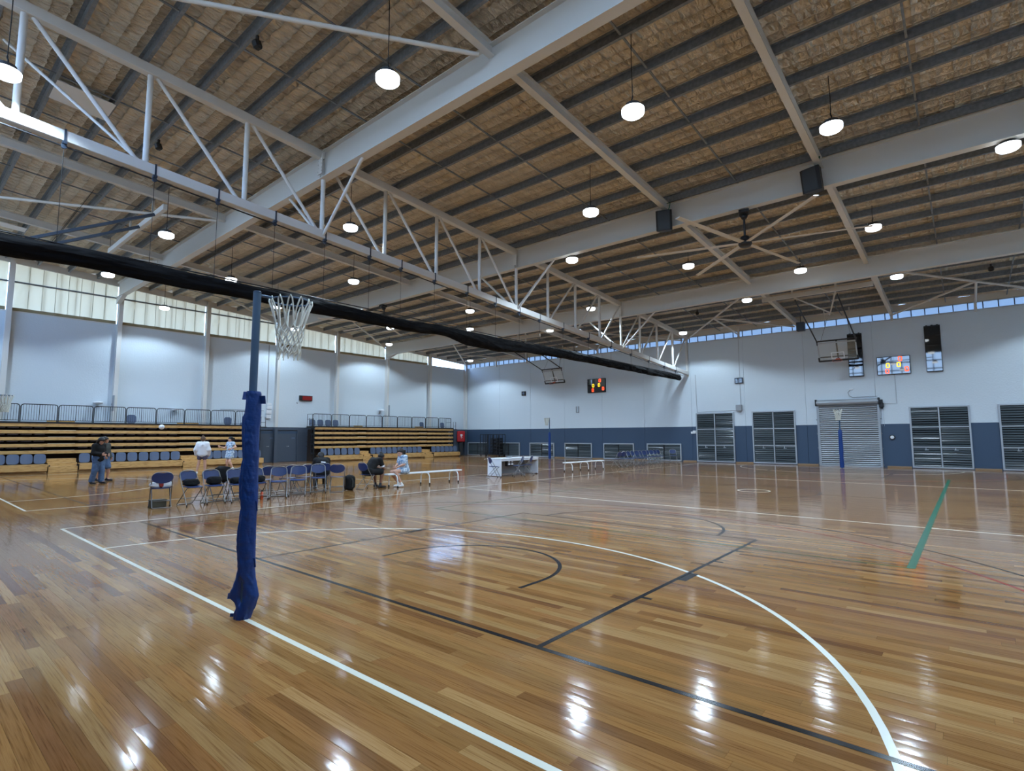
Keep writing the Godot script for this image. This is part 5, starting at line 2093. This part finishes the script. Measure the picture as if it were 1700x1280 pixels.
	lathe(mb, disc_prof(0.02, 0.21, 0.25, 0.004), 12)
	obj("cap", mb, M.black_plastic, t)
	t = lump("backpack", "black backpack on the floor at the right end of the team bench", "backpack", M.cloth_black, Vector3(-9.75, 0, -7.38), Vector3(0.28, 0.46, 0.36), 8, 0.4)
	mb = MB.new()
	tube(mb, [Vector3(0.12, 0.38, 0.06), Vector3(0.17, 0.3, 0.07), Vector3(0.15, 0.12, 0.07)], 0.018, 6)
	tube(mb, [Vector3(-0.03, 0.44, 0), Vector3(0, 0.5, 0), Vector3(0.03, 0.44, 0)], 0.012, 6)
	obj("strap", mb, M.cloth_grey, t)
	t = thing("netball", "white ball in the air before the bleacher, blurred by its flight", "ball", Vector3(-22.0, 2.12, -5.8))
	mb = MB.new()
	var pr := PackedVector2Array()
	for k in 13:
		pr.append(Vector2(0.11 * sin(PI * k / 12), -0.11 * cos(PI * k / 12)))
	lathe(mb, pr, 20)
	obj("ball_skin", mb, M.cloth_white, t)
	mb = MB.new()
	for b in [Basis(), Basis(Vector3.RIGHT, PI / 2), Basis(Vector3.BACK, PI / 2)]:
		var cr := []
		for k in 24:
			cr.append(b * Vector3(cos(TAU * k / 24), 0, sin(TAU * k / 24)) * 0.1095)
		tube(mb, cr, 0.0025, 4, true)
	obj("ball_seams", mb, M.grey_plastic, t)
	# black wheeled cage of folded barriers in the far corner
	t = thing("storage_trolley", "black wheeled storage trolley with tall bars before the first low louvre", "trolley", Vector3(-25.9, 0, -31.75))
	mb = MB.new()
	box(mb, Vector3(0, 0.16, 0), Vector3(2.3, 0.06, 0.8), Basis(), 0.01)
	obj("base", mb, M.black_steel, t)
	for x in [-1.05, 1.05]:
		for z in [-0.33, 0.33]:
			mb = MB.new()
			lathe(mb, disc_prof(0.07, -0.02, 0.02, 0.01), 14, Transform3D(Basis(Vector3.UP, Vector3.RIGHT, Vector3.FORWARD), Vector3(x, 0.07, z)))
			box(mb, Vector3(x, 0.11, z), Vector3(0.06, 0.06, 0.05))
			obj("castor", mb, M.black_plastic, t)
	for k in 7:
		mb = MB.new()
		var x: float = [-1.1, -0.75, -0.55, -0.25, 0.35, 0.8, 1.1][k]
		for z in [-0.36, 0.36]:
			tube(mb, [Vector3(x, 0.19, z), Vector3(x, 1.86, z)], 0.028 if k != 3 else 0.055, 6)
		tube(mb, [Vector3(x, 1.86, -0.36), Vector3(x, 1.86, 0.36)], 0.022, 6)
		obj("upright_frame", mb, M.black_steel, t)
	for k in 15:
		mb = MB.new()
		box(mb, Vector3(0.45, 0.26 + 0.09 * k, 0.0), Vector3(0.95, 0.06, 0.6), Basis(Vector3.BACK, 0.05 * sin(k * 2.0)), 0.012)
		obj("stacked_slab", mb, M.black_plastic, t)


# ---------------------------------------------------------------- people
func nets(mb: MB, prims: Array, cell: float, k := 0.02) -> void:
	# smooth union of tapered capsules [a, b, ra, rb], meshed as surface nets
	var lo := Vector3(1e9, 1e9, 1e9)
	var hi := -lo
	for p in prims:
		for e in 2:
			var r: Vector3 = Vector3.ONE * (p[2 + e] + 3.0 * cell)
			lo = lo.min(p[e] - r)
			hi = hi.max(p[e] + r)
	var nx := int((hi.x - lo.x) / cell) + 2
	var ny := int((hi.y - lo.y) / cell) + 2
	var nz := int((hi.z - lo.z) / cell) + 2
	var f := PackedFloat32Array()
	f.resize(nx * ny * nz)
	for p in prims:
		var a: Vector3 = p[0]
		var b: Vector3 = p[1]
		var ra: float = p[2]
		var rb: float = p[3]
		var m := maxf(ra, rb) + 2.5 * cell + 2.0 * k
		var l0 := ((a.min(b) - Vector3.ONE * m - lo) / cell).floor().max(Vector3.ZERO)
		var h0 := ((a.max(b) + Vector3.ONE * m - lo) / cell).ceil().min(Vector3(nx - 1, ny - 1, nz - 1))
		var ab := b - a
		var q := maxf(ab.length_squared(), 1e-9)
		for iz in range(int(l0.z), int(h0.z) + 1):
			for iy in range(int(l0.y), int(h0.y) + 1):
				var at := (iz * ny + iy) * nx
				for ix in range(int(l0.x), int(h0.x) + 1):
					var v := lo + Vector3(ix, iy, iz) * cell - a
					var t := clampf(v.dot(ab) / q, 0.0, 1.0)
					var d := (v - ab * t).length() - lerpf(ra, rb, t)
					if d < m:
						f[at + ix] += exp(-d / k)
	var val := PackedFloat32Array()
	val.resize(f.size())
	for j in f.size():
		val[j] = -k * log(f[j]) if f[j] > 1e-9 else 1.0
	var idx := PackedInt32Array()
	idx.resize(f.size())
	idx.fill(-1)
	var sx := 1
	var sy := nx
	var sz := nx * ny
	for iz in nz - 1:
		for iy in ny - 1:
			var at := (iz * ny + iy) * nx
			for ix in nx - 1:
				var o := at + ix
				var cnt := 0
				for c in 8:
					if val[o + (c & 1) * sx + ((c >> 1) & 1) * sy + ((c >> 2) & 1) * sz] < 0.0:
						cnt += 1
				if cnt == 0 or cnt == 8:
					continue
				var s := Vector3()
				var n := 0
				for c in 8:
					var pc := Vector3(c & 1, (c >> 1) & 1, (c >> 2) & 1)
					var vc := val[o + (c & 1) * sx + ((c >> 1) & 1) * sy + ((c >> 2) & 1) * sz]
					for ax in 3:
						if (c >> ax) & 1:
							continue
						var vd := val[o + (c & 1) * sx + ((c >> 1) & 1) * sy + ((c >> 2) & 1) * sz + [sx, sy, sz][ax]]
						if (vc < 0.0) != (vd < 0.0):
							var w := Vector3()
							w[ax] = vc / (vc - vd)
							s += pc + w
							n += 1
				var g := Vector3(val[o + sx] - val[o], val[o + sy] - val[o], val[o + sz] - val[o])
				idx[o] = mb.vert(lo + (Vector3(ix, iy, iz) + s / n) * cell, g.normalized())
	var base := mb.i.size()
	for iz in range(1, nz - 1):
		for iy in range(1, ny - 1):
			var at := (iz * ny + iy) * nx
			for ix in range(1, nx - 1):
				var o := at + ix
				var a := val[o] < 0.0
				for ax in 3:
					var st: int = [sx, sy, sz][ax]
					if a == (val[o + st] < 0.0):
						continue
					var u: int = [sy, sz, sx][ax]
					var w: int = [sz, sx, sy][ax]
					var p0 := idx[o - u - w]
					var p1 := idx[o - w]
					var p2 := idx[o]
					var p3 := idx[o - u]
					if p0 < 0 or p1 < 0 or p2 < 0 or p3 < 0:
						continue
					if a:
						mb.tri_i(p0, p1, p2)
						mb.tri_i(p0, p2, p3)
					else:
						mb.tri_i(p0, p2, p1)
						mb.tri_i(p0, p3, p2)
	# smooth normals from the faces
	var acc := PackedVector3Array()
	acc.resize(mb.v.size())
	for j in range(base, mb.i.size(), 3):
		var p := mb.i[j]
		var q := mb.i[j + 1]
		var r := mb.i[j + 2]
		var nn := (mb.v[r] - mb.v[p]).cross(mb.v[q] - mb.v[p])
		acc[p] += nn
		acc[q] += nn
		acc[r] += nn
	for j in range(base, mb.i.size()):
		var p := mb.i[j]
		if acc[p].length() > 0.0:
			mb.n[p] = acc[p].normalized()


func mid(a: Vector3, b: Vector3, t := 0.5) -> Vector3:
	return a.lerp(b, t)


func hand_prims(wrist: Vector3, dir: Vector3, palm_n: Vector3, thumb_side: Vector3) -> Array:
	# a slightly curled hand: palm, four fingers of unequal length in two bends, a thumb from the side
	var d := dir.normalized()
	var n := (palm_n - d * palm_n.dot(d)).normalized()
	var s := (thumb_side - d * thumb_side.dot(d) - n * thumb_side.dot(n)).normalized()
	var out := [[wrist, wrist + d * 0.05, 0.02, 0.026]]
	for k in 4:
		var off := s * (0.028 - 0.019 * k)
		var kn := wrist + d * (0.085 - 0.004 * absf(k - 1.2)) + off
		out.append([wrist + d * 0.03 + off * 0.6, kn, 0.017, 0.0115])
		var l: float = [0.066, 0.075, 0.07, 0.055][k]
		var m1 := kn + (d * 0.9 + n * 0.35).normalized() * l * 0.55
		out.append([kn, m1, 0.010, 0.009])
		out.append([m1, m1 + (d * 0.6 + n * 0.8).normalized() * l * 0.5, 0.009, 0.0078])
	var tb := wrist + d * 0.025 + s * 0.026
	var t1 := tb + (d * 0.6 + s * 0.75 + n * 0.2).normalized() * 0.045
	out.append([tb, t1, 0.015, 0.012])
	out.append([t1, t1 + (d * 0.85 + s * 0.2 + n * 0.35).normalized() * 0.035, 0.011, 0.009])
	return out


func person(label: String, at: Vector3, turn: float, j: Dictionary, skin: Material, hair: Material, hair_kind: String) -> Node3D:
	# j: pelvis, chest, neck, head (centre), look; sh/el/wr/hip/kn/an/toe each [left, right] (left is +x when facing +z)
	var t := thing("person", label, "person", at, turn)
	var mb := MB.new()
	var pr := []
	var pel: Vector3 = j.pelvis
	var ch: Vector3 = j.chest
	var nk: Vector3 = j.neck
	var hd: Vector3 = j.head
	var acr := (Vector3(j.sh[0]) - Vector3(j.sh[1])).normalized()
	var hx := (Vector3(j.hip[0]) - Vector3(j.hip[1])).normalized()
	pr.append([pel - hx * 0.07, pel + hx * 0.07, 0.11, 0.11])
	pr.append([pel, mid(pel, ch, 0.55), 0.115, 0.105])
	pr.append([mid(pel, ch, 0.5) - acr * 0.03, ch - acr * 0.06, 0.10, 0.112])
	pr.append([mid(pel, ch, 0.5) + acr * 0.03, ch + acr * 0.06, 0.10, 0.112])
	pr.append([ch, nk, 0.10, 0.055])
	pr.append([nk, hd, 0.05, 0.052])
	for e in 2:
		pr.append([nk - Vector3(0, 0.02, 0), j.sh[e], 0.05, 0.05])
		pr.append([ch, mid(ch, j.sh[e], 0.8), 0.09, 0.06])
		pr.append([j.sh[e], j.el[e], 0.048, 0.038])
		pr.append([j.el[e], mid(j.el[e], j.wr[e], 0.35), 0.038, 0.037])
		pr.append([mid(j.el[e], j.wr[e], 0.35), j.wr[e], 0.037, 0.025])
		pr.append([j.hip[e], j.kn[e], 0.083, 0.053])
		pr.append([j.kn[e], mid(j.kn[e], j.an[e], 0.3), 0.053, 0.055])
		pr.append([mid(j.kn[e], j.an[e], 0.3), j.an[e], 0.055, 0.036])
		pr.append([j.an[e], j.toe[e], 0.038, 0.026])
	nets(mb, pr, 0.017, 0.014)
	var lk: Vector3 = Vector3(j.look).normalized()
	var up: Vector3 = (hd - nk).normalized()
	up = (up - lk * up.dot(lk) * 0.6).normalized()
	var sd := up.cross(lk).normalized()
	up = lk.cross(sd).normalized()
	var hp := [[hd + up * 0.035 - lk * 0.018, hd + up * 0.035 + lk * 0.01, 0.085, 0.08], [hd + lk * 0.02, hd - up * 0.075 + lk * 0.05, 0.07, 0.042], [hd - up * 0.1 - lk * 0.02, hd - up * 0.02, 0.05, 0.055],
		[hd + lk * 0.085 + up * 0.015, hd + lk * 0.106 - up * 0.025, 0.010, 0.014], [hd + lk * 0.082 - up * 0.058 - sd * 0.012, hd + lk * 0.082 - up * 0.058 + sd * 0.012, 0.012, 0.012]]
	for s in [-1.0, 1.0]:
		hp.append([hd + sd * 0.08 * s - lk * 0.01 + up * 0.015, hd + sd * 0.082 * s - lk * 0.012 - up * 0.025, 0.014, 0.011])
		hp.append([hd + sd * 0.035 * s + lk * 0.078 + up * 0.032, hd + sd * 0.05 * s + lk * 0.068 + up * 0.03, 0.012, 0.012])
	nets(mb, hp, 0.0075, 0.009)
	for e in 2:
		var fa: Vector3 = (Vector3(j.wr[e]) - Vector3(j.el[e])).normalized()
		var hdir: Vector3 = j.hand[e] if j.has("hand") else fa
		var inward: Vector3 = acr * (-1.0 if e == 0 else 1.0)
		nets(mb, hand_prims(j.wr[e], hdir, inward if absf(inward.dot(hdir)) < 0.8 else Vector3.DOWN, lk * Vector3(1, 0.2, 1)), 0.006, 0.004)
	obj("body", mb, skin, t)
	for s in [-1.0, 1.0]:
		mb = MB.new()
		nets(mb, [[hd + sd * 0.031 * s + lk * 0.083 + up * 0.012, hd + sd * 0.034 * s + lk * 0.083 + up * 0.012, 0.011, 0.011]], 0.006, 0.002)
		obj("eye", mb, M.eye, t.get_node("body"))
	mb = MB.new()
	nets(mb, [[hd + lk * 0.092 - up * 0.056 - sd * 0.016, hd + lk * 0.092 - up * 0.056 + sd * 0.016, 0.007, 0.007]], 0.005, 0.002)
	obj("mouth", mb, M.lip, t.get_node("body"))
	# hair
	mb = MB.new()
	var hr := [[hd + up * 0.06 - lk * 0.03, hd + up * 0.055 + lk * 0.018, 0.092, 0.078], [hd + up * 0.03 - lk * 0.045, hd - up * 0.05 - lk * 0.05, 0.085, 0.06]]
	for s in [-1.0, 1.0]:
		hr.append([hd + sd * 0.055 * s + up * 0.05 - lk * 0.01, hd + sd * 0.065 * s - lk * 0.03, 0.045, 0.03])
	if hair_kind == "ponytail":
		hr.append([hd + up * 0.05 - lk * 0.11, hd + up * 0.03 - lk * 0.16, 0.03, 0.034])
		hr.append([hd + up * 0.03 - lk * 0.16, hd - up * 0.16 - lk * 0.15, 0.036, 0.018])
	elif hair_kind == "bun":
		hr.append([hd + up * 0.13 - lk * 0.06, hd + up * 0.14 - lk * 0.07, 0.05, 0.048])
	elif hair_kind == "long":
		for s in [-1.0, 0.0, 1.0]:
			hr.append([hd - lk * 0.04 + sd * 0.055 * s, hd - up * 0.28 - lk * 0.05 + sd * 0.07 * s, 0.055, 0.035])
	nets(mb, hr, 0.009, 0.012)
	obj("hair", mb, hair, t)
	return t


func garment(t: Node3D, called: String, prims: Array, m: Material, k := 0.016) -> void:
	var mb := MB.new()
	nets(mb, prims, 0.016, k)
	obj(called, mb, m, t)


func top_of(j: Dictionary, grow: float, sleeve: float, hem: float) -> Array:
	# a shirt: trunk, shoulders and sleeves down to a share of the arm (1 elbow, 2 wrist)
	var pel: Vector3 = j.pelvis
	var ch: Vector3 = j.chest
	var acr := (Vector3(j.sh[0]) - Vector3(j.sh[1])).normalized()
	var hx := (Vector3(j.hip[0]) - Vector3(j.hip[1])).normalized()
	var low := mid(pel, ch, hem)
	var o := [[low - hx * 0.06, mid(pel, ch, 0.5) - acr * 0.045, 0.115 + grow, 0.108 + grow], [low + hx * 0.06, mid(pel, ch, 0.5) + acr * 0.045, 0.115 + grow, 0.108 + grow],
		[mid(pel, ch, 0.5) - acr * 0.04, ch - acr * 0.065, 0.108 + grow, 0.115 + grow], [mid(pel, ch, 0.5) + acr * 0.04, ch + acr * 0.065, 0.108 + grow, 0.115 + grow], [ch, mid(ch, j.neck, 0.85), 0.105 + grow, 0.06 + grow * 0.5]]
	for e in 2:
		o.append([Vector3(j.neck) - Vector3(0, 0.03, 0), j.sh[e], 0.05 + grow, 0.055 + grow])
		o.append([ch, mid(ch, j.sh[e], 0.8), 0.095 + grow, 0.065 + grow])
		if sleeve > 0.0:
			o.append([j.sh[e], mid(j.sh[e], j.el[e], minf(sleeve, 1.0)), 0.053 + grow, 0.05 + grow])
		if sleeve > 1.0:
			o.append([j.el[e], mid(j.el[e], j.wr[e], sleeve - 1.0), 0.047 + grow, 0.04 + grow])
	return o


func legs_of(j: Dictionary, grow: float, reach: float, flare := 0.0) -> Array:
	# trousers, shorts or a skirt: down to a share of the leg (1 knee, 2 ankle)
	var hx := (Vector3(j.hip[0]) - Vector3(j.hip[1])).normalized()
	var pel: Vector3 = j.pelvis
	var o := [[pel - hx * 0.075, pel + hx * 0.075, 0.117 + grow, 0.117 + grow]]
	for e in 2:
		o.append([j.hip[e], mid(j.hip[e], j.kn[e], minf(reach, 1.0)), 0.09 + grow, 0.065 + grow + flare])
		if reach > 1.0:
			o.append([j.kn[e], mid(j.kn[e], j.an[e], reach - 1.0), 0.062 + grow + flare, 0.055 + grow + flare * 2.0])
	return o


func shoes(t: Node3D, j: Dictionary, m: Material, sock: float) -> void:
	for e in 2:
		var an: Vector3 = j.an[e]
		var toe: Vector3 = j.toe[e]
		var f := (toe - an) * Vector3(1, 0, 1)
		f = f.normalized()
		var low := minf(an.y - 0.06, toe.y)
		var mb := MB.new()
		nets(mb, [[an - f * 0.035 + Vector3(0, -0.035, 0), an + f * 0.02 + Vector3(0, -0.03, 0), 0.043, 0.045], [an + f * 0.03 + Vector3(0, -0.036, 0), toe + f * 0.03, 0.042, 0.033], [an, an + (Vector3(j.kn[e]) - an).normalized() * sock, 0.046, 0.044]], 0.010, 0.008)
		obj("shoe", mb, m, t)


func standing() -> Dictionary:
	return {"pelvis": Vector3(0, 0.93, 0), "chest": Vector3(0, 1.24, -0.01), "neck": Vector3(0, 1.42, -0.015), "head": Vector3(0, 1.555, 0.01), "look": Vector3(0, -0.1, 1),
		"sh": [Vector3(0.175, 1.37, -0.015), Vector3(-0.175, 1.37, -0.015)], "el": [Vector3(0.23, 1.1, -0.03), Vector3(-0.23, 1.1, -0.03)], "wr": [Vector3(0.22, 0.87, 0.04), Vector3(-0.22, 0.87, 0.04)],
		"hip": [Vector3(0.09, 0.9, 0), Vector3(-0.09, 0.9, 0)], "kn": [Vector3(0.1, 0.48, 0.02), Vector3(-0.1, 0.48, 0.02)], "an": [Vector3(0.1, 0.085, -0.02), Vector3(-0.1, 0.085, -0.02)], "toe": [Vector3(0.12, 0.035, 0.13), Vector3(-0.12, 0.035, 0.13)]}


func build_people() -> void:
	# A: standing sideways with a lowered head
	var j := standing()
	j.head = Vector3(0, 1.53, 0.07)
	j.look = Vector3(0, -0.7, 1)
	j.el = [Vector3(0.23, 1.1, -0.02), Vector3(-0.22, 1.1, 0.0)]
	j.wr = [Vector3(0.16, 1.04, 0.22), Vector3(-0.12, 1.06, 0.24)]
	j.kn = [Vector3(0.1, 0.48, 0.06), Vector3(-0.1, 0.48, -0.02)]
	j.an = [Vector3(0.1, 0.085, 0.06), Vector3(-0.11, 0.085, -0.12)]
	j.toe = [Vector3(0.11, 0.035, 0.2), Vector3(-0.13, 0.035, 0.03)]
	var t := person("standing person in a loose black top and wide blue jeans, before the left bleacher", Vector3(-18.95, 0, -2.95), 2.1, j, M.skin_fair, M.hair_dark, "long")
	garment(t, "top", top_of(j, 0.02, 1.9, -0.1), M.cloth_black)
	garment(t, "jeans", legs_of(j, 0.014, 1.9, 0.012), M.denim)
	shoes(t, j, M.shoe_dark, 0.03)
	# B: behind A, in a grey jacket, bare lower legs
	j = standing()
	j.look = Vector3(0.6, -0.2, 1)
	j.wr = [Vector3(0.2, 0.9, 0.1), Vector3(-0.18, 0.95, 0.14)]
	j.kn = [Vector3(0.1, 0.48, 0.12), Vector3(-0.1, 0.48, 0.0)]
	j.an = [Vector3(0.1, 0.085, 0.1), Vector3(-0.1, 0.085, -0.14)]
	j.toe = [Vector3(0.12, 0.035, 0.25), Vector3(-0.12, 0.035, 0.0)]
	t = person("person in a dark grey jacket and denim shorts, half hidden behind another in jeans", Vector3(-20.25, 0, -3.4), 2.2, j, M.skin_tan, M.hair_dark, "long")
	garment(t, "jacket", top_of(j, 0.026, 1.95, 0.0), M.cloth_grey)
	garment(t, "shorts", legs_of(j, 0.022, 0.85, 0.02), M.denim)
	shoes(t, j, M.shoe_dark, 0.03)
	# C: back to us in a white hoodie
	j = standing()
	j.kn = [Vector3(0.13, 0.48, 0.02), Vector3(-0.12, 0.48, 0.0)]
	j.an = [Vector3(0.2, 0.085, 0.0), Vector3(-0.14, 0.085, -0.02)]
	j.toe = [Vector3(0.24, 0.035, 0.14), Vector3(-0.17, 0.035, 0.12)]
	j.el = [Vector3(0.27, 1.1, -0.04), Vector3(-0.26, 1.1, -0.04)]
	j.wr = [Vector3(0.25, 0.88, 0.08), Vector3(-0.24, 0.87, 0.06)]
	t = person("standing person seen from behind in an oversized white hoodie and shorts, hair in a bun", Vector3(-21.4, 0, -7.3), -PI / 2 - 0.5, j, M.skin_fair, M.hair_brown, "bun")
	garment(t, "hoodie", top_of(j, 0.036, 1.95, -0.05) + [[j.neck + Vector3(0, -0.03, -0.06), j.neck + Vector3(0, -0.1, -0.11), 0.07, 0.07]], M.cloth_white)
	garment(t, "shorts", legs_of(j, 0.016, 0.4, 0.02), M.cloth_shorts)
	shoes(t, j, M.shoe_white, 0.03)
	# D: player with bent arms, before the bleacher
	j = standing()
	j.pelvis = Vector3(0, 0.9, 0)
	j.look = Vector3(-0.5, -0.1, 1)
	j.el = [Vector3(0.36, 1.18, 0.0), Vector3(-0.3, 1.12, 0.05)]
	j.wr = [Vector3(0.3, 1.1, 0.22), Vector3(-0.38, 1.2, 0.24)]
	j.hip = [Vector3(0.09, 0.87, 0), Vector3(-0.09, 0.87, 0)]
	j.kn = [Vector3(0.15, 0.47, 0.14), Vector3(-0.12, 0.47, 0.06)]
	j.an = [Vector3(0.24, 0.1, 0.0), Vector3(-0.14, 0.085, 0.0)]
	j.toe = [Vector3(0.3, 0.035, 0.12), Vector3(-0.2, 0.035, 0.14)]
	t = person("standing player in a blue and white uniform, arms bent, left of the goal post pad", Vector3(-23.0, 0, -9.15), 0.35, j, M.skin_fair, M.hair_dark, "ponytail")
	garment(t, "uniform_top", top_of(j, 0.012, 0.35, 0.0), M.uniform)
	garment(t, "uniform_skirt", legs_of(j, 0.02, 0.42, 0.05), M.uniform)
	shoes(t, j, M.shoe_white, 0.08)
	# E: crouched on a chair, back to us
	var sit := standing()
	sit.pelvis = Vector3(0, 0.55, 0.0)
	sit.hip = [Vector3(0.09, 0.54, 0.03), Vector3(-0.09, 0.54, 0.03)]
	sit.kn = [Vector3(0.14, 0.52, 0.44), Vector3(-0.14, 0.52, 0.44)]
	sit.an = [Vector3(0.15, 0.085, 0.40), Vector3(-0.15, 0.085, 0.40)]
	sit.toe = [Vector3(0.17, 0.035, 0.54), Vector3(-0.17, 0.035, 0.54)]
	j = sit.duplicate(true)
	j.chest = Vector3(0, 0.82, 0.16)
	j.neck = Vector3(0, 0.96, 0.27)
	j.head = Vector3(0, 1.03, 0.38)
	j.look = Vector3(0, -0.8, 0.7)
	j.sh = [Vector3(0.17, 0.91, 0.24), Vector3(-0.17, 0.91, 0.24)]
	j.el = [Vector3(0.22, 0.68, 0.36), Vector3(-0.22, 0.68, 0.36)]
	j.wr = [Vector3(0.12, 0.6, 0.52), Vector3(-0.1, 0.6, 0.54)]
	t = person("crouched person in a black hoodie with a white print, seated at the team bench's end", Vector3(-10.67, 0, -7.0), -1.9, j, M.skin_tan, M.hair_dark, "short")
	garment(t, "hoodie", top_of(j, 0.035, 1.95, 0.0), M.cloth_black)
	garment(t, "trousers", legs_of(j, 0.018, 1.9, 0.0), M.cloth_black)
	garment(t, "print", [[Vector3(-0.05, 0.85, 0.028), Vector3(0.05, 0.86, 0.032), 0.035, 0.035], [Vector3(-0.06, 0.77, 0.0), Vector3(0.05, 0.77, 0.0), 0.03, 0.03]], M.cloth_white, 0.01)
	shoes(t, j, M.shoe_dark, 0.03)
	# F: the coach, leaning forward on a chair
	j = sit.duplicate(true)
	j.chest = Vector3(0, 0.83, 0.24)
	j.neck = Vector3(0, 0.93, 0.42)
	j.head = Vector3(0, 0.985, 0.56)
	j.look = Vector3(0, -0.3, 1)
	j.sh = [Vector3(0.18, 0.91, 0.35), Vector3(-0.18, 0.91, 0.35)]
	j.el = [Vector3(0.21, 0.67, 0.45), Vector3(-0.21, 0.67, 0.45)]
	j.wr = [Vector3(0.07, 0.61, 0.62), Vector3(-0.07, 0.61, 0.63)]
	j.kn = [Vector3(0.17, 0.53, 0.44), Vector3(-0.17, 0.53, 0.46)]
	j.an = [Vector3(0.2, 0.085, 0.5), Vector3(-0.2, 0.085, 0.36)]
	j.toe = [Vector3(0.22, 0.035, 0.65), Vector3(-0.24, 0.035, 0.5)]
	t = person("person in black T-shirt and shorts leaning forward on a folding chair, elbows on knees", Vector3(-9.8, 0, -8.08), PI + 0.1, j, M.skin_brown, M.hair_dark, "bun")
	garment(t, "t_shirt", top_of(j, 0.024, 0.7, 0.0), M.cloth_black)
	garment(t, "shorts", legs_of(j, 0.026, 0.85, 0.02), M.cloth_black)
	for e in 2:
		garment(t, "sleeve_band", [[mid(j.sh[e], j.el[e], 0.72), mid(j.sh[e], j.el[e], 0.78), 0.072, 0.072]], M.cloth_white)
	shoes(t, j, M.shoe_dark, 0.06)
	# G: the player on the bench
	j = sit.duplicate(true)
	j.chest = Vector3(0, 0.86, 0.08)
	j.neck = Vector3(0, 1.02, 0.12)
	j.head = Vector3(0, 1.13, 0.17)
	j.look = Vector3(0, -0.2, 1)
	j.sh = [Vector3(0.165, 0.99, 0.08), Vector3(-0.165, 0.99, 0.08)]
	j.el = [Vector3(0.2, 0.76, 0.14), Vector3(-0.2, 0.76, 0.14)]
	j.wr = [Vector3(0.08, 0.66, 0.33), Vector3(-0.06, 0.66, 0.34)]
	j.kn = [Vector3(0.12, 0.53, 0.42), Vector3(-0.14, 0.5, 0.42)]
	j.an = [Vector3(0.1, 0.085, 0.16), Vector3(-0.12, 0.085, 0.14)]
	j.toe = [Vector3(0.1, 0.035, 0.3), Vector3(-0.12, 0.035, 0.28)]
	t = person("player in a blue and white uniform with a dark ponytail sitting on the white bench", Vector3(-9.45, 0, -9.3), -0.15, j, M.skin_fair, M.hair_dark, "ponytail")
	garment(t, "uniform_top", top_of(j, 0.02, 0.75, 0.0), M.uniform)
	garment(t, "uniform_skirt", legs_of(j, 0.02, 0.35, 0.02), M.uniform)
	shoes(t, j, M.shoe_white, 0.08)
